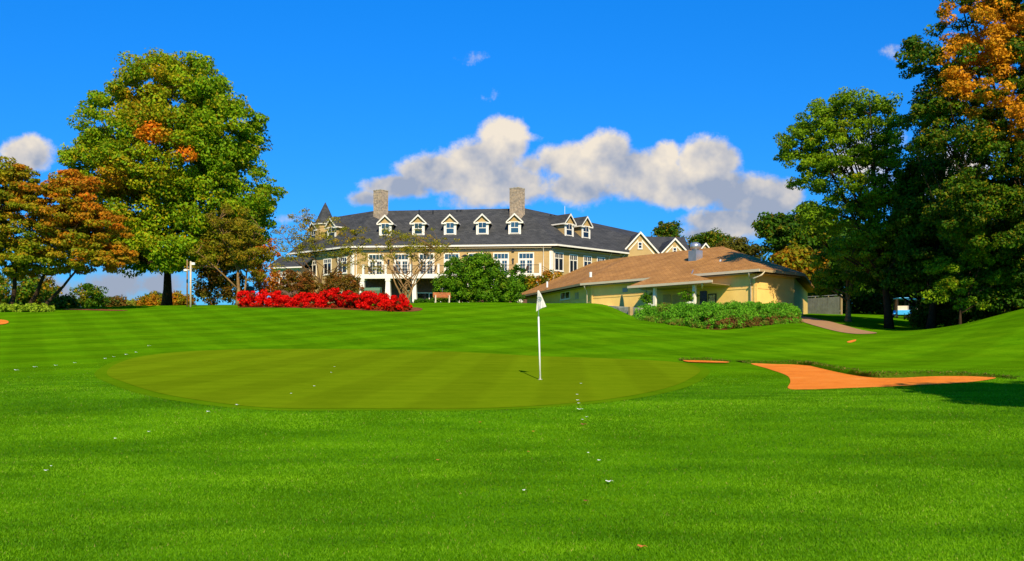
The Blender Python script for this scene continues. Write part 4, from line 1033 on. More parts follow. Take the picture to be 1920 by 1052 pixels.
mb = MB(); mb.fb(Ax, -.05, .2, .002, .06, H+(HZ-538)/F*118, zt-.02); mb.fb(Ax, .2, Ax.len, .002, .06, zt-.3, zt-.02); mb.fb(Ax, -.5, Ax.len+.6, .503, .6, zt-.12, zt+.04); mb.build('annex_trim', M['white'], an)
window(club, Ax, Ax.u_at(523), Ax.u_at(536), Ax.z_at(530, 537), Ax.z_at(530, 509.5), transom=.28)
window(club, Ax, Ax.u_at(551), Ax.u_at(560), Ax.z_at(556, 535), Ax.z_at(556, 511), transom=.28)

# deck
dk = Fr(w_front.P(w_front.u_at(676, 3.0), 3.0, 0), w_front.P(w_front.u_at(1014, 3.0), 3.0, 0))
mb = MB(); mb.fb(dk, 0, dk.len, -2.98, 0, ZDK-.12, ZDK); deck = mb.build('deck', M['timber'], club)
mb = MB(); mb.fb(dk, -.05, dk.len+.05, .003, .12, ZDK-.50, ZDK+.04); mb.fb(dk, 0.05, dk.len-.05, -.35, 0, ZDK-.5, ZDK-.124)
mb.fb(dk, -.05, .12, -2.9, 0, ZDK-.5, ZDK-.125); mb.fb(dk, dk.len-.12, dk.len+.05, -2.9, 0, ZDK-.5, ZDK-.125); mb.build('deck_beam', M['white'], deck)
us = [.2+i*3.24 for i in range(7)]+[dk.len-.25]
for u_ in us:
    P = dk.P(u_, -.18, 0); gz_ = GZ-.2
    mb = MB()
    mb.lathe((P[0], P[1], 0), [(.62, gz_), (.62, GZ+1.0)], 4, R(45)+math.atan2(dk.U.y, dk.U.x)); pr_ = mb.build('column_pier', M['pier_stone'], deck)
    mb = MB(); mb.lathe((P[0], P[1], 0), [(.68, GZ+1.003), (.68, GZ+1.15), (.52, GZ+1.16), (.36, ZDK-.8), (.44, ZDK-.79), (.44, ZDK-.505)], 4, R(45)+math.atan2(dk.U.y, dk.U.x)); mb.build('column', M['white'], deck)
for px_ in (681, 723, 770.5, 822, 869, 920, 970.5, 1013):
    u_ = dk.u_at(px_); mb = MB(); mb.fb(dk, u_-.13, u_+.13, -.24, .02, ZDK+.045, ZDK+1.2); mb.fb(dk, u_-.17, u_+.17, -.28, .06, ZDK+1.2, ZDK+1.27); mb.build('rail_post', M['white'], deck)
mb = MB(); mb.fb(dk, .1, dk.len-.1, -.14, -.08, ZDK+1.04, ZDK+1.09); mb.fb(dk, .1, dk.len-.1, -.13, -.09, ZDK+.12, ZDK+.15)
u_ = .2
while u_ < dk.len-.1: mb.fb(dk, u_-.011, u_+.011, -.12, -.098, ZDK+.15, ZDK+1.04); u_ += .14
mb.build('railing', M['iron'], deck)
mb = MB(); mb.fb(dk, dk.len-.1, dk.len-.06, -2.9, -.2, ZDK+1.04, ZDK+1.09)
for k_ in range(4):
    mb.tube([dk.P(dk.len+.1, -1.2, ZDK+1.0-.25*k_), dk.P(dk.len+2.6, -1.2, ZDK-.4-.25*k_), dk.P(dk.len+6, -.4, ZDK-.7-.2*k_)], .025, 5)
mb.build('stair_rail', M['iron'], deck)
mb = MB()
for k_ in range(7): mb.fb(dk, dk.len+.1+.38*k_, dk.len+.5+.38*k_, -2.4, -1.0, ZDK-.2-.19*k_-.18, ZDK-.2-.19*k_)
mb.build('stair', M['white'], deck)
mb = MB(); mb.tube([dk.P(.1, .2, ZDK), dk.P(-2.6, .4, ZDK-3)], .06, 6); mb.tube([dk.P(.1, 1.2, ZDK), dk.P(-2.6, 1.4, ZDK-3)], .06, 6); mb.build('stair_rail', M['white'], deck)
# under the deck
sb = Fr(w_front.P(0, -.02, 0), w_front.P(w_front.len, -.02, 0))
window(club, sb, sb.u_at(696), sb.u_at(716), GZ+.4, GZ+3.1, .0, 1, .3, tcols=1, glass='glass', name='lower_door')
window(club, sb, sb.u_at(780), sb.u_at(830), GZ+.9, GZ+2.4, .0, 2, 0, glass='darkglass')
window(club, sb, sb.u_at(838), sb.u_at(862), GZ+.9, GZ+2.4, .0, 2, 0, glass='darkglass')
# deck furniture
def chair(label, px_, d, rz, first=None):
    p = w_front.P(w_front.u_at(px_, d), d, ZDK)
    rt = thing('patio_chair', label, 'chair', p, rz, 'patio chairs on the deck')
    m_ = MB(); m_.box(-.27, .27, -.25, .27, .42, .48); m_.build('seat', M['darkwood'], rt, False)
    m_ = MB(); m_.add([(-.27,.24,.46),(.27,.24,.46),(.27,.42,1.1),(-.27,.42,1.1),(-.27,.29,.46),(.27,.29,.46),(.27,.47,1.1),(-.27,.47,1.1)], [(0,1,2,3),(7,6,5,4),(0,4,5,1),(3,2,6,7),(0,3,7,4),(1,5,6,2)]); m_.build('backrest', M['darkwood'], rt, False)
    for sx in (-1, 1):
        for sy in (-.22, .24): m_ = MB(); m_.tube([(sx*.24, sy, 0), (sx*.24, sy, .42)], .02, 6); m_.build('leg', M['iron'], rt, False)
        m_ = MB(); m_.tube([(sx*.29, -.22, .44), (sx*.29, -.22, .66), (sx*.29, .27, .68)], .02, 6); m_.build('armrest', M['iron'], rt, False)
    return rt
chair('brown chair left of the small table outside the first deck door', 697, 1.9, R(60))
chair('red-brown chair against the post outside the first deck door', 718, 1.9, R(-70))
chair('brown chair at the left of the table by the second deck door', 745, 1.9, R(70))
chair('brown chair at the right of the table by the second deck door', 765, 1.9, R(-70))
chair('brown chair at the left of the table by the third deck door', 793, 1.9, R(70))
chair('brown chair at the right of the table by the third deck door', 811, 1.9, R(-70))
chair('brown chair left of the last deck door by the right end post', 974, 1.9, R(80))
chair('brown high-backed chair before the last deck door', 984, 1.6, R(-60))
for lab, px_ in (('round black table between the chairs by the first deck door', 708), ('round black table between the chairs by the second deck door', 755), ('round black table between the chairs by the third deck door', 802)):
    p = w_front.P(w_front.u_at(px_, 1.9), 1.9, ZDK); rt = thing('patio_table', lab, 'table', p, 0, 'patio tables on the deck')
    m_ = MB(); m_.lathe((0, 0, 0), [(.45, .70), (.45, .73)], 20); m_.build('tabletop', M['iron'], rt, False)
    m_ = MB(); m_.lathe((0, 0, 0), [(.25, 0), (.22, .03), (.04, .06), (.04, .70)], 12); m_.build('pedestal', M['iron'], rt, False)

# lamp posts
for lab, px_ in (('black bowl-headed lamp post left of the bench before the deck', 772), ('black bowl-headed lamp post rising behind the yew', 872)):
    p = G(px_, 101); top = H+(HZ-484)/F*101
    rt = thing('lamp_post', lab, 'lamp post', p, 0, 'lamp posts before the deck'); h_ = top-p[2]
    m_ = MB(); m_.lathe((0, 0, 0), [(.14, 0), (.12, .4), (.06, .5), (.05, h_)], 10); m_.build('post', M['iron'], rt, False)
    m_ = MB(); m_.lathe((0, 0, h_), [(.10, 0), (.12, .12), (.42, .16), (.44, .2), (.2, .36), (.03, .42)], 16); m_.build('lamp_head', M['iron'], rt, False, smooth=False)

# ------------------------------------------------------------------ low shop
shop = thing('golf_shop', 'low cream shop with a wide brown hipped roof and covered porch', 'building', (12, 72, 3.4))
P1, P5, P6, P0 = (5.73, 73.87), (16.78, 60.0), (21.2, 64.2), (.0, 94.5)
R2, R1, R0 = (17.5, 73.8), (10.86, 82.1), (8.13, 87.2)
SE, SR, SG = 6.84, 9.89, 3.3
f_sh = Fr(P1, P5); e_end = Fr(P5, P6); e_side = Fr(P0, P1)
mb = MB(); t = .2
pv2, pv3 = f_sh.P(f_sh.u_at(1222), 0, 0), f_sh.P(f_sh.u_at(1297), 0, 0)
mb.slab([z(P1,SE), z(P5,SE), z(R2,SR), z(R1,SR)], t)
mb.slab([z(P0,SE), z(P1,SE), z(R1,SR), z(R0,SR)], t)
P6b = (30.5, 73.5)
mb.slab([z(P5,SE), z(P6,SE), z(R2,SR)], t)
mb.slab([z(P6,SE), (28.5, 83, SE), z(R2,SR)], t)
mb.slab([z(R1,SR), z(R2,SR), (28.5, 83, SE), (18.5, 95, SE)], t)
mb.slab([z(R0,SR), z(R1,SR), (18.5, 95, SE), (11, 101, SE)], t)
mb.slab([z(P0,SE), z(R0,SR), (11, 101, SE)], t)
mb.build('roof', M['brown_roof'], shop)
mb = MB(); e_ = 2.25; zq = SE-e_/3
ua, ub = f_sh.u_at(1178, e_), f_sh.u_at(1336, e_)
A1, A2 = f_sh.P(f_sh.u_at(1222), .0, SE+.004), f_sh.P(f_sh.u_at(1297), 0, SE+.004)
A0, A3 = f_sh.P(f_sh.u_at(1236), -1.0, SE+.345), f_sh.P(f_sh.u_at(1283), -1.0, SE+.345)
mb.slab([f_sh.P(ua, e_, zq), f_sh.P(ub, e_, zq), A2, A3, A0, A1], .18); porch_roof = mb.build('porch_roof', M['brown_roof'], shop)
mb = MB(); mb.slab([f_sh.P(ua+.15, e_-.1, zq-.2), f_sh.P(ub-.15, e_-.1, zq-.2), f_sh.P(ub-.7, -.8, zq-.19), f_sh.P(ua+.7, -.8, zq-.19)], .03); mb.build('porch_ceiling', M['soffit'], porch_roof)
mb = MB(); mb.fb(f_sh, ua-.02, ub+.02, e_+.003, e_+.1, zq-.17, zq-.0)
u1, u2 = f_sh.u_at(1222), f_sh.u_at(1297)
mb.fb(f_sh, 0, u1-.02, .003, .1, SE-.2, SE-.02); mb.fb(f_sh, u2+.02, f_sh.len, .003, .1, SE-.2, SE-.02)
mb.build('gutter', M['fascia'], shop)
for ef in (e_end, e_side): mb = MB(); mb.fb(ef, 0, ef.len, .003, .06, SE-.2, SE-.03); mb.build('fascia', M['soffit'], shop)
# rake pieces of the porch roof and the valley flashing
mb = MB(); a_ = np.array(f_sh.P(f_sh.u_at(1283), -1.0, SE+.37)); b_ = np.array(f_sh.P(f_sh.u_at(1297), 0, SE+.03)); mb.tube([tuple(a_), tuple(b_)], .05, 6); mb.build('flashing', M['metal'], shop)
# soffit under the main eaves
ins = .56
wf = Fr(f_sh.P(.75, -ins, 0), f_sh.P(f_sh.len-.75, -ins, 0))
w5 = wf.P(wf.len, 0, 0); w1 = wf.P(0, 0, 0)
we = Fr(w5, (w5[0]+e_end.U.x*5.2, w5[1]+e_end.U.y*5.2)); ws = Fr((w1[0]-e_side.U.x*19, w1[1]-e_side.U.y*19), w1)
mb = MB(); mb.fb(wf, .02, wf.len-.02, .003, ins-.02, SE-.30, SE-.25); mb.fb(we, .06, we.len, .003, ins-.05, SE-.3, SE-.25); mb.fb(ws, 0, ws.len-.06, .003, ins-.05, SE-.3, SE-.25); mb.build('soffit', M['soffit'], shop)
mb = MB(); mb.fb(wf, 0, wf.len, -.25, 0, SG-.6, SE-.24); mb.fb(we, 0.01, we.len, -.25, 0, SG-.6, SE-.24); mb.fb(ws, 0, ws.len-.01, -.25, 0, SG-.6, SE-.24)
q_ = we.P(we.len, 0, 0); q2 = ws.P(0, 0, 0); pts = [q_, (27.5, 82.5), (18, 93.5), (10.5, 99.5), q2]
for a_, b_ in zip(pts[:-1], pts[1:]): wallpoly(mb, a_, b_, SG-.6, SE-.24)
mb.build('wall', M['cream'], shop)
mb = MB()
for fr in (wf, we, ws): mb.fb(fr, .01, fr.len-.01, .002, .035, SE-1.28, SE-1.16)
for fr, uu in ((wf, wf.len-.14), (we, 0.0), (wf, 0.0)): mb.fb(fr, uu, uu+.14, .037, .06, SG-.5, SE-.3)
mb.build('trim_board', M['cream'], shop)
# porch: door, poster, columns
def slab_on(parent, fr, px0, px1, z0, z1, mat, d0=.002, d1=.05, name='panel'):
    m_ = MB(); u0, u1 = sorted((fr.u_at(px0), fr.u_at(px1))); m_.fb(fr, u0, u1, d0, d1, z0, z1); return m_.build(name, mat, parent)
dr = slab_on(shop, wf, 1262, 1284, SG, SG+2.15, M['cream_door'], name='door')
m_ = MB(); uu = wf.u_at(1267); m_.fb(wf, uu, uu+.06, .05, .12, SG+.95, SG+1.1); m_.build('door_handle', M['iron'], dr)
slab_on(shop, wf, 1244, 1258, SG, SG+2.2, M['cream_door'], name='side_panel')
slab_on(shop, wf, 1313, 1326, SG, SG+2.3, M['darkglass'], name='glass_door')
ps = slab_on(shop, wf, 1329, 1344, SG+1.0, SG+2.05, M['iron'], .04, .09, name='notice_case')
pm, nt, b = nmat('notice_print')
nt.links.new(ramp(nt, noise(nt, pos(nt), 9, 2), [(.35, (.8, .45, .1)), (.5, (.75, .6, .35)), (.6, (.5, .12, .04)), (.7, (.12, .2, .1))]), b.inputs['Base Color'])
uu = wf.u_at(1329), wf.u_at(1344); m_ = MB(); m_.fb(wf, uu[0]+.07, uu[1]-.07, .092, .1, SG+1.07, SG+1.98); m_.build('notice', pm, ps)
for px_ in (1228, 1302):
    uu = f_sh.u_at(px_, e_-.45); m_ = MB(); m_.fb(f_sh, uu-.10, uu+.10, e_-.55, e_-.35, SG-.5, zq-.23); m_.build('porch_post', M['white'], shop)
slab_on(shop, wf, 1168, 1177, SE-.95, SE-.62, M['galv'], name='louvre_vent')
slab_on(shop, ws, 1079, 1085, SE-1.15, SE-.6, M['metal'], name='louvre_vent')
window(shop, ws, ws.u_at(1052), ws.u_at(1069), ws.z_at(1060, 561), ws.z_at(1060, 547), transom=0, fw=.08)
slab_on(shop, wf, 1112, 1150, SG+.3, SG+1.55, M['white'], .002, .5, name='wall_cabinet')
def bent_spout(fr, u_, d0, z0, dwall, zlow, mat=M['fascia']):
    m_ = MB(); m_.tube([fr.P(u_, d0, z0), fr.P(u_, d0-.02, z0-.15), fr.P(u_-.15, (d0+dwall)/2, z0-.38), fr.P(u_-.2, dwall+.04, z0-.5), fr.P(u_-.2, dwall+.04, zlow)], .06, 8); m_.build('downspout', mat, shop, smooth=True)
bent_spout(f_sh, .45, .02, SE-.15, -ins+.06, SG); bent_spout(f_sh, f_sh.len-.9, .02, SE-.15, -ins+.06, SG)
m_ = MB(); m_.tube([f_sh.P(ub-.9, e_, zq-.1), f_sh.P(ub-.95, e_-.1, zq-.3), f_sh.P(ub-1.3, e_-.5, zq-.45)], .06, 8); m_.build('downspout', M['fascia'], shop, smooth=True)
m_ = MB(); m_.tube([f_sh.P(ua+.9, e_, zq-.1), f_sh.P(ua+1.0, e_-.1, zq-.3), f_sh.P(ua+1.5, e_-.5, zq-.45)], .05, 8); m_.build('downspout', M['fascia'], shop, smooth=True)
m_ = MB(); m_.tube([e_end.P(.5, .05, SE-.15), e_end.P(.4, -.1, SE-.4), e_end.P(.1, -.6, SE-.65)], .06, 8); m_.build('downspout', M['fascia'], shop, smooth=True)
# roof plant: plane height above a point
def roof_z(x, y):
    d_ = (Vector((x, y))-Vector(P1)).dot(-f_sh.N); return SE+max(0, d_)/3
def on_roof(px_, py_):
    for Y_ in np.arange(58, 92, .05):
        x, y, zz = W(px_, py_, Y_)
        if zz <= roof_z(x, y): return (x, y, zz)
    return W(px_, py_, 75)
x, y, zz = on_roof(1304, 487); a_ = math.atan2(f_sh.U.y, f_sh.U.x)
fan = MB(); fan.lathe((x, y, zz), [(.56, -.5), (.56, .72)], 4, a_+R(45)); fo = fan.build('exhaust_fan', M['metal'], shop)
fan = MB(); fan.lathe((x, y, zz+.72), [(.3, .003), (.3, .1), (.42, .14), (.42, .42), (.36, .55), (.15, .66)], 20); fan.build('fan_hood', M['metal'], fo, smooth=True)
for px_, py_ in ((1107.5, 514), (1351, 490)):
    x, y, zz = on_roof(px_, py_); m_ = MB(); m_.lathe((x, y, zz), [(.09, -.2), (.09, .13)], 10); m_.build('vent_pipe', M['pvc'], shop)
x, y, zz = W(1026, 531, 84); m_ = MB(); m_.lathe((x, y, zz), [(.09, -.4), (.09, .15)], 10); m_.build('vent_pipe', M['pvc'], shop)
x, y, zz = W(1428, 489, 67); m_ = MB(); m_.lathe((x, y, zz), [(.06, -.4), (.06, .3)], 10); m_.build('vent_pipe', M['pvc'], shop)

# hanging ferns, chairs, parasol beside the shop
for i, (px_, lab) in enumerate(((1212, 'fern basket hanging at the left end of the shop porch'), (1289, 'fern basket hanging by the white post at the right of the shop porch'))):
    uu = f_sh.u_at(px_, e_-.25); p = f_sh.P(uu, e_-.25, SG+1.75)
    rt = thing('hanging_basket', lab, 'plant', p, 0, 'fern baskets hanging from the porch')
    m_ = MB(); m_.lathe((0, 0, 0), [(.12, 0), (.22, .2), (.24, .22)], 14); m_.build('basket', M['darkwood'], rt, False)
    m_ = MB(); m_.tube([(0, 0, .2), (0, 0, zq-.2-p[2])], .008, 4); m_.build('hook', M['iron'], rt, False)
    rng = np.random.default_rng(150+i); C_ = np.array(p)+rng.normal(size=(40, 3))*np.array([.24, .24, .2])+np.array([0, 0, .08])
    V_, Fl, idx, _p = leaves(rng, C_, np.full(40, .12), 26, .06, .9)
    npmesh('fern', V_, Fl, 4, LM_yew, rt, {'tone': rng.uniform(.2, .9, len(idx)), 'aut': np.zeros(len(idx))})
for i, (px_, lab) in enumerate(((1219, 'white slatted chair under the left fern basket'), (1292, 'white slatted chair under the right fern basket'))):
    uu = f_sh.u_at(px_, e_+.3); p = f_sh.P(uu, e_+.3, SG+.35)
    rt = thing('garden_chair', lab, 'chair', p, R(160+20*i), 'white chairs by the porch')
    m_ = MB(); m_.box(-.3, .3, -.28, .28, .40, .44); m_.build('seat', M['white'], rt, False)
    m_ = MB()
    for k_ in range(6): m_.box(-.29+k_*.1, -.23+k_*.1, .28, .31, .42, .95+.08*math.sin(k_/5*math.pi))
    m_.box(-.3, .3, .312, .34, .6, .66); m_.build('backrest', M['white'], rt, False)
    for sx in (-1, 1):
        for sy in (-.25, .25): m_ = MB(); m_.box(sx*.27-.03, sx*.27+.03, sy-.03, sy+.03, -.3, .40); m_.build('leg', M['white'], rt, False)
        m_ = MB(); m_.box(sx*.32-.04, sx*.32+.04, -.3, .3, .62, .65); m_.build('armrest', M['white'], rt, False)
p = (wf.P(wf.u_at(1166, 1.2), 1.2, 0)); p = (p[0], p[1], SG)
rt = thing('patio_umbrella', 'closed dark teal patio umbrella standing by the cream shop wall', 'umbrella', p)
pt = H+(HZ-552)/F*p[1]-p[2]; m_ = MB(); m_.tube([(0, 0, -.2), (0, 0, pt)], .025, 8); m_.build('pole', M['pole'], rt, False)
m_ = MB(); prof = [(.30, .75), (.27, 1.0), (.22, 1.3), (.13, pt-.35), (.03, pt-.02)]
b0_ = len(m_.v)
for (r_, z_) in prof:
    for k_ in range(16): a_ = 2*math.pi*k_/16; q = r_*(1 if k_ % 2 else .68); m_.v.append((q*math.cos(a_), q*math.sin(a_), z_))
for i in range(len(prof)-1):
    for k_ in range(16): m_.f.append((i*16+k_, i*16+(k_+1) % 16, (i+1)*16+(k_+1) % 16, (i+1)*16+k_))
m_.build('canopy', M['teal'], rt, False)

# retaining wall with timber post left of the hedge
mb = MB(); rt = thing('retaining_wall', 'low weathered stone retaining wall running into the left end of the hedge', 'wall', hit(1165, 586))
a_, b_ = W(1136, 573, 58.5), W(1196, 577.5, 55.2); fr = Fr(a_, b_)
fr2 = fr
m_ = MB(); P = fr.P; za, zb_ = a_[2], b_[2]
m_.add([P(0,0,za-1.2),P(fr.len,0,zb_-1.2),P(fr.len,-.4,zb_-1.2),P(0,-.4,za-1.2),P(0,0,za),P(fr.len,0,zb_),P(fr.len,-.4,zb_),P(0,-.4,za)], [(0,1,2,3),(4,7,6,5),(0,4,5,1),(1,5,6,2),(2,6,7,3),(3,7,4,0)])
m_.build('stonework', M['pier_stone'], rt)
m_ = MB(); m_.fb(fr, fr.len-.75, fr.len-.55, .003, .22, zb_-1.3, zb_+.1); m_.build('post', M['timber'], rt)

# bench before the yew
bp = G(829, 80); rt = thing('park_bench', 'brown slatted bench with cream frame on the crest left of the big yew', 'bench', bp, R(12))
s_ = 1.0
for sx in (-.62, .62):
    m_ = MB(); m_.box(sx-.05, sx+.05, -.25, -.17, 0, .62); m_.box(sx-.05, sx+.05, .17, .25, 0, .42); m_.box(sx-.05, sx+.05, -.17, .17, .36, .42)
    m_.add([(sx-.05,.18,.42),(sx+.05,.18,.42),(sx+.05,.26,.42),(sx-.05,.26,.42),(sx-.05,.32,.92),(sx+.05,.32,.92),(sx+.05,.4,.92),(sx-.05,.4,.92)], [(0,3,2,1),(4,5,6,7),(0,1,5,4),(1,2,6,5),(2,3,7,6),(3,0,4,7)])
    m_.box(sx-.06, sx+.06, -.27, .22, .62, .67); m_.build('bench_frame', M['benchiron'], rt, False)
m_ = MB()
for k_ in range(4): m_.box(-.8, .8, -.22+k_*.115, -.13+k_*.115, .424, .455)
m_.build('seat', M['benchwood'], rt, False)
m_ = MB()
for k_ in range(4):
    z0 = .52+k_*.11; y0 = .18+(z0-.42)*.28-.03; m_.box(-.8, .8, y0, y0+.028, z0, z0+.085)
m_.build('backrest', M['benchwood'], rt, False)

# utility boxes, litter bin, light pole, left
def cab(lab, px_, Y_, w, d, h, dz=0):
    p = G(px_, Y_, dz); rt = thing('utility_box', lab, 'utility box', p, 0, 'green utility boxes under the deck')
    m_ = MB(); m_.box(-w/2, w/2, -d/2, d/2, 0, h*.82); m_.add([(-w/2-.03,-d/2-.03,h*.822),(w/2+.03,-d/2-.03,h*.822),(w/2+.03,d/2+.03,h*.822),(-w/2-.03,d/2+.03,h*.822),(-w/2,-d/2+.1,h),(w/2,-d/2+.1,h),(w/2,d/2,h),(-w/2,d/2,h)], [(0,3,2,1),(4,5,6,7),(0,1,5,4),(1,2,6,5),(2,3,7,6),(3,0,4,7)])
    m_.build('cabinet', M['boxgreen'], rt, False, bevel=.02)
    m_ = MB(); m_.box(-w*.3, w*.3, -d/2-.012, -d/2-.001, h*.15, h*.7); m_.build('panel', M['boxgreen'], rt, False)
    m_ = MB(); m_.box(w*.2, w*.24, -d/2-.04, -d/2-.012, h*.4, h*.5); m_.build('handle', M['metal'], rt, False)
cab('wide green utility box behind the red shrubs left of the lower door', 696, 96, 2.0, 1.0, 1.9)
cab('narrow green utility box right of the second crab apple trunk', 763, 96, .9, .7, 1.6)
p = G(469, 72); rt = thing('litter_bin', 'teal ribbed litter bin at the left end of the red shrubs', 'bin', p)
m_ = MB()
for k_ in range(18):
    a_ = 2*math.pi*k_/18; m_.tube([(.28*math.cos(a_), .28*math.sin(a_), .05), (.3*math.cos(a_), .3*math.sin(a_), 1.25)], .035, 4)
m_.lathe((0, 0, 0), [(.25, .03), (.27, 1.2)], 16); m_.build('body', M['binteal'], rt, False)
m_ = MB(); m_.lathe((0, 0, 1.26), [(.36, 0), (.36, .06), (.2, .2), (.05, .24)], 18); m_.build('lid', M['binteal'], rt, False, smooth=False)
p = G(357.5, 62); rt = thing('light_pole', 'pale light pole with a white lamp right of the tall maple trunk', 'light pole', p); h_ = H+(HZ-490)/F*62-p[2]
m_ = MB(); m_.lathe((0, 0, 0), [(.075, 0), (.06, h_)], 12); m_.build('pole', M['pole'], rt, False, smooth=True)
m_ = MB(); m_.tube([(0, 0, h_-.6), (-.24, 0, h_-.59), (-.3, 0, h_-.6)], .02, 6); m_.lathe((-.36, 0, h_-.75), [(.04, 0), (.14, .06), (.14, .18), (.04, .22)], 12); m_.build('lamp', M['lampwhite'], rt, False)
m_ = MB(); m_.box(.08, .3, -.07, .07, h_-.25, h_-.08); m_.build('floodlight', M['lampwhite'], rt, False)
# second thin pole beside it
p = G(351.0, 63); rt = thing('utility_pole', 'plain brown pole standing just left of the pale light pole', 'pole', p); h_ = H+(HZ-488)/F*63-p[2]
m_ = MB(); m_.lathe((0, 0, 0), [(.06, 0), (.05, h_)], 10); m_.build('shaft', M['bark_pale'], rt, False, smooth=True)
m_ = MB(); m_.lathe((0, 0, h_), [(.055, .003), (.055, .05)], 10); m_.build('cap', M['metal'], rt, False)

# fence beyond the shop
fr = Fr(G(1502, 90), G(1576, 86)); rt = thing('board_fence', 'grey board fence with a top rail in shade right of the shop', 'fence', fr.P(fr.len/2, 0, gz(*fr.P(fr.len/2, 0, 0)[:2])))
gb = min(gz(*fr.P(0, 0, 0)[:2]), gz(*fr.P(fr.len, 0, 0)[:2]))-.1; zt = H+(HZ-556)/F*88
m_ = MB(); u_ = .03
while u_ < fr.len-.18: m_.fb(fr, u_, u_+.17, -.012, .012, gb+.1, zt-.12); u_ += .2
m_.build('boards', M['fence'], rt)
for k_ in range(4): m_ = MB(); uu = fr.len*k_/3; m_.fb(fr, uu-.07, uu+.07, -.2, -.05, gb-.3, zt+.02); m_.build('post', M['timber'], rt)
m_ = MB(); m_.fb(fr, -.1, fr.len+.1, -.04, .06, zt+.022, zt+.08); m_.build('top_rail', M['galv'], rt)
m_ = MB(); m_.fb(fr, 0, fr.len, -.05, -.014, gb+.4, gb+.5); m_.build('bottom_rail', M['galv'], rt)

# golf carts in the shade of the wood
def cart(lab, px_, Y_, rz, body):
    p = G(px_, Y_); rt = thing('golf_cart', lab, 'golf cart', p, rz, 'golf carts parked under the trees')
    m_ = MB(); m_.add([(-1.1,-.55,.3),(1.15,-.55,.3),(1.15,.55,.3),(-1.1,.55,.3),(-1.1,-.55,.75),(-.1,-.55,.42),(.7,-.55,.42),(1.1,-.5,.8),(1.1,.5,.8),(.7,.55,.42),(-.1,.55,.42),(-1.1,.55,.75)],
         [(0,3,2,1),(0,1,7,6,5,4),(3,11,10,9,8,2),(1,2,8,7),(0,4,11,3),(4,5,10,11),(5,6,9,10),(6,7,8,9)]); m_.build('body', M[body], rt, False, bevel=.03)
    m_ = MB(); m_.box(-.55, .05, -.5, .5, .62, .74); m_.box(-.65, -.55, -.5, .5, .62, 1.15); m_.build('seat', M['cartcream'], rt, False, bevel=.02)
    m_ = MB(); m_.box(-.95, .85, -.58, .58, 1.85, 1.92); m_.build('canopy', M[body], rt, False, bevel=.03)
    m_ = MB()
    for sx, tx_ in ((-.8, -.8), (1.0, .75)):
        for sy in (-.5, .5): m_.tube([(sx, sy, .7), (tx_, sy, 1.85)], .022, 6)
    m_.build('roof_frame', M['iron'], rt, False)
    for sx in (-.75, .8):
        for sy in (-.56, .56):
            m_ = MB(); m_.tube([(sx, sy-.09, .23), (sx, sy+.09, .23)], .23, 14); w_ = m_.build('wheel', M['rubber'], rt, False)
            m_ = MB(); m_.tube([(sx, sy-.1, .23), (sx, sy+.1, .23)], .11, 10); m_.build('hub', M['metal'], w_, False)
    m_ = MB(); m_.tube([(.75, .25, .8), (.45, .25, 1.05)], .02, 6); m_.tube([(.42+.02*math.cos(a_*.785), .25+.17*math.sin(a_*.785), 1.06+.15*math.cos(a_*.785)) for a_ in range(9)], .015, 5); m_.build('steering_wheel', M['iron'], rt, False)
cart('blue golf cart parked in the shade, left of the pair', 1690, 84, R(78), 'cartblue'); cart('blue golf cart parked in the shade, right of the pair', 1718, 85, R(100), 'cartblue')

# ------------------------------------------------------------------ flagstick
bx, by, bz = hit(1013, 713); rt = thing('flagstick', 'white flagstick with a limp white flag standing in the putting green', 'flagstick', (bx, by, bz+.02))
topz = (HZ-546)/F*by+H; hh = topz-bz-.02; tx_ = (1008.5-1013)/F*by
def sp(t_): return (tx_*t_, 0, hh*t_)
t1 = (712-594)/(712-546)
m_ = MB(); m_.tube([sp(-.02), sp(t1)], [.021, .019], 10); m_.build('stick', M['stick'], rt, False, smooth=True)
m_ = MB(); m_.tube([sp(t1), sp(1)], .007, 8); m_.build('ferrule', M['metal'], rt, False)
m_ = MB(); m_.lathe((0, 0, .0), [(.054, -.002), (.054, .003)], 20); m_.build('cup_rim', M['white'], rt, False)
# cloth: outline hangs from the top, swings out to lower right and back to the stick
s_ = by/F; nu, nv = 14, 16
topx, topy = 1008, 545; L_edge = [(1008,544.5),(1007.5,556),(1007,565),(1006,574),(1005.5,584)]; R_edge = [(1010.5,544.5),(1015,553),(1019,562),(1022,569),(1024.5,575)]
def lerp(E, t_): q = t_*(len(E)-1); i = min(int(q), len(E)-2); f = q-i; return (E[i][0]*(1-f)+E[i+1][0]*f, E[i][1]*(1-f)+E[i+1][1]*f)
m_ = MB(); em = []
for j in range(nv+1):
    v_ = j/nv; a_ = lerp(L_edge, v_); b_ = lerp(R_edge, v_)
    for i in range(nu+1):
        u_ = i/nu; px_ = a_[0]*(1-u_)+b_[0]*u_; py_ = a_[1]*(1-u_)+b_[1]*u_
        py_ += 2.2*math.sin(u_*math.pi)*v_*-.6
        d_ = .05*math.sin(u_*5.5+v_*2)*v_+.02*math.sin(u_*13+v_*5)*v_
        m_.v.append(((px_-1013)*s_, d_-.012, (713-py_)*s_-.02))
for j in range(nv):
    for i in range(nu): a_ = j*(nu+1)+i; m_.f.append((a_, a_+1, a_+nu+2, a_+nu+1))
fm, nt, b = nmat('flag_cloth')
tcn = nd(nt, 'ShaderNodeTexCoord'); sp_ = nd(nt, 'ShaderNodeSeparateXYZ'); nt.links.new(tcn.outputs['Object'], sp_.inputs[0])
ex, ez = (1010.8-1013)*s_, (713-561.5)*s_-.02
dx_ = mth(nt, 'SUBTRACT', sp_.outputs[0], ex); dz_ = mth(nt, 'SUBTRACT', sp_.outputs[2], ez)
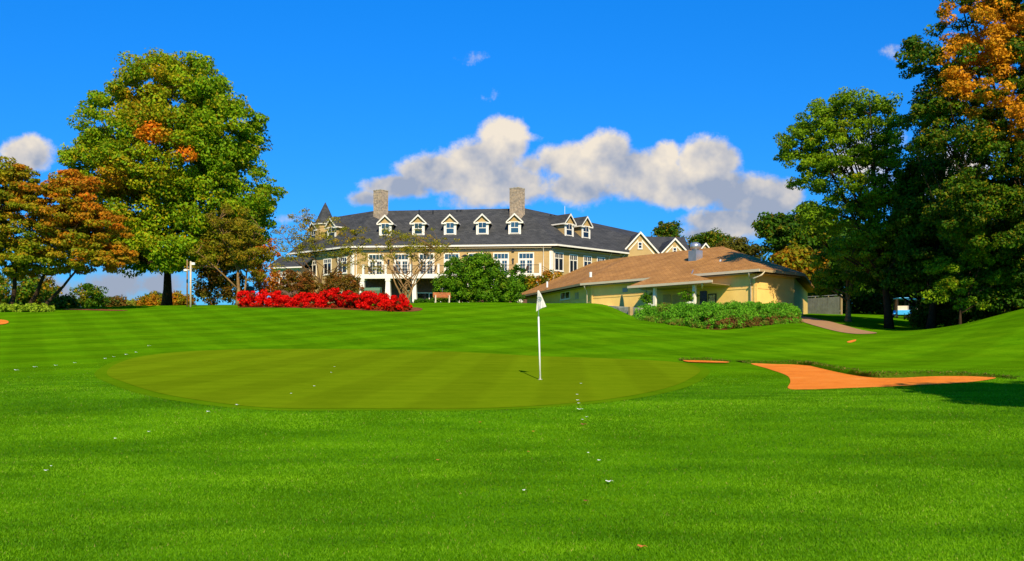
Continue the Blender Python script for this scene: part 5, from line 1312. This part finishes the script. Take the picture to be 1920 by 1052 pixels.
dd = mth(nt, 'SQRT', mth(nt, 'ADD', mth(nt, 'MULTIPLY', dx_, dx_), mth(nt, 'MULTIPLY', dz_, dz_)))
disc = mth(nt, 'LESS_THAN', dd, 5.2*s_)
nn = noise(nt, tcn.outputs['Object'], 42, 2); mk = mth(nt, 'MULTIPLY', disc, mth(nt, 'GREATER_THAN', nn, .49))
nt.links.new(mixc(nt, mk, (.85, .80, .70), (.10, .22, .2)), b.inputs['Base Color']); b.inputs['Roughness'].default_value = .85
tr = nd(nt, 'ShaderNodeBsdfTranslucent'); tr.inputs[0].default_value = (.85, .8, .7, 1); mx = nd(nt, 'ShaderNodeMixShader'); mx.inputs[0].default_value = .25
nt.links.new(b.outputs[0], mx.inputs[1]); nt.links.new(tr.outputs[0], mx.inputs[2]); nt.links.new(mx.outputs[0], nt.nodes['Material Output'].inputs[0])
m_.build('flag', fm, rt, False, smooth=True)

# ------------------------------------------------------------------ fallen leaves
M['paleleaf'] = plain('bleached_leaf', (.85, .85, .78), .7, .1, 20); M['orangeleaf'] = plain('orange_leaf', (.6, .17, .03), .7, .3, 30); M['brownleaf'] = plain('brown_leaf', (.35, .10, .03), .7, .3, 30)
spots = [(1086.5,772,10,'p','pale curled leaf just in front of the green below the flagstick'),(1100,786,4,'p','tiny pale leaf in front of the green, right of the curled one'),(1092,791,4,'p','tiny pale leaf above the brown leaf in front of the green'),
 (1102.6,854,5,'p','small pale leaf midway down the foreground lawn'),(1123,868.5,6,'p','small white leaf just below right of the midway pale leaf'),(1141,909.5,13,'p','largest white curled leaf in the foreground grass'),
 (982,925.6,7,'p','white leaf left of the largest curled leaf'),(1202.5,1034,16,'o','big orange and white leaf at the bottom edge of the picture'),(900,796,5,'o','small orange leaf in front of the middle of the green'),
 (1000,813.6,6,'o','orange-brown leaf on the lawn below the flagstick'),(1093.6,801,11,'b','flat brown leaf in front of the green'),(991,852,5,'o','bright orange leaf dot in the middle lawn'),(821,868,7,'o','orange leaf lying alone left of the middle lawn'),
 (1098,946,9,'b','faint brown leaf in the grass left below the largest white leaf'),(1089,721,4,'p','pale fleck on the green right of the flagstick, farthest of its line'),(1082,742,4,'p','pale fleck on the green in the line right of the flagstick, second'),(1083,754,5,'p','pale fleck at the front edge of the green'),
 (1085,760,5,'p','pale fleck just off the front edge of the green')]
lft = [(30,696,7),(65,690,7),(104,687,5),(140,682,5),(197,674,5),(213,670.5,4),(236,666.5,5),(255,662,4),(279,650,5)]
spots += [(a_, b_, c_, 'p', 'pale fleck of leaf in the curved line left of the green') for a_, b_, c_ in lft]
spots += [(a_, b_, c_, 'p', 'tiny pale fleck in the diagonal line across the left half of the green') for a_, b_, c_ in ((627,689,3),(621,700,3),(589,726,4),(546,740,3))]
spots += [(444,763,5,'p','pale fleck at the left front edge of the green'),(390,776,6,'p','pale leaf in front of the left end of the green'),(279,814,5,'p','pale leaf on the left lawn, right one of a spaced pair'),(216,827,5,'p','pale leaf on the left lawn, left one of a spaced pair'),
          (96,879,4,'p','upper of two pale leaves close together at the far left'),(86,888,7,'p','lower of two pale leaves close together at the far left')]
rl_ = random.Random(9)
for i, (px_, py_, wpx, k_, lab) in enumerate(spots):
    x, y, zz = hit(px_, py_); w = wpx/F*y; m_ = MB(); n = 9
    ring = [(w*.5*math.cos(2*math.pi*q/n)*(1 if q % 2 else .72), w*.42*math.sin(2*math.pi*q/n)*(1 if q % 2 else .72), w*.10+w*.16*abs(math.cos(2*math.pi*q/n))**2) for q in range(n)]
    top = [(0, 0, w*.06)]+ring; bot = [(a_, b_, c_-.004) for a_, b_, c_ in top]
    m_.add(top+bot, [(0, q+1, (q+1) % n+1) for q in range(n)]+[(n+1, n+1+(q+1) % n+1, n+2+q) for q in range(n)]+[(q+1, n+2+q, n+2+(q+1) % n, (q+1) % n+1) for q in range(n)])
    m_.tube([(w*.45, 0, w*.2), (w*.7, .1*w, w*.1)], w*.025, 4)
    o = m_.build('fallen_leaf', {'p': M['paleleaf'], 'o': M['orangeleaf'], 'b': M['brownleaf']}[k_]); o.location = (x, y, zz+.022+(.012 if y < 16 else 0)); o.rotation_euler = (0, 0, rl_.uniform(-.6, .6))
    tag(o, lab, 'leaf', 'fallen leaves on the turf')

# ------------------------------------------------------------------ grass blades near the viewer
rng = np.random.default_rng(1)
n = 620000
Yb_ = 4.6+(30-4.6)*rng.beta(1.0, 2.3, n)
xb = rng.uniform(-.62, .62, n)*Yb_+rng.uniform(-.5, .5, n)
keep = ~inside(fringe_poly, xb, Yb_) & ~inside(bunker_poly, xb, Yb_) & ~inside(slit_poly, xb, Yb_) & (rng.uniform(0, 1, n) < np.clip((30-Yb_)/10, 0, 1)); xb, Yb_ = xb[keep], Yb_[keep]; n = len(xb)
zb = zg(xb, Yb_)
hgt = rng.uniform(.010, .026, n)*np.clip((34-Yb_)/20, .3, 1); wd = .0022+.00033*Yb_; an = rng.uniform(0, 2*math.pi, n); ln_ = rng.uniform(.2, 1.0, n)*hgt; la = rng.uniform(0, 2*math.pi, n)
B = np.stack([xb, Yb_, zb], 1); d_ = np.stack([np.cos(an), np.sin(an), 0*an], 1)*wd[:, None]
tip = B+np.stack([np.cos(la)*ln_, np.sin(la)*ln_, hgt], 1)
V_ = np.stack([B-d_, B+d_, tip], 1).reshape(-1, 3)
pt = np.full(n, .5)
for q in range(46):
    f_ = math.exp(rng.uniform(math.log(.9), math.log(11))); th = rng.normal(math.pi/2, .8)
    pt += .036*(1.0/f_)**.05*np.sin(f_*(math.cos(th)*xb*.7+math.sin(th)*Yb_*1.0)+rng.uniform(0, 6.28))
tn = np.clip(pt+rng.normal(0, .15, n), 0, 1)
LM_grass = leaf_mat('grass_blades', ((.06, .20, .001), (.13, .34, .002), (.24, .50, .005)), (.5, .4, .1), .45)
tag(npmesh('grass', V_, np.arange(3*n), 3, LM_grass, None, {'tone': tn, 'aut': (rng.uniform(0, 1, n) < .03)*rng.uniform(0, .8, n)}), 'short mown lawn grass in the foreground', 'grass', kind='stuff')
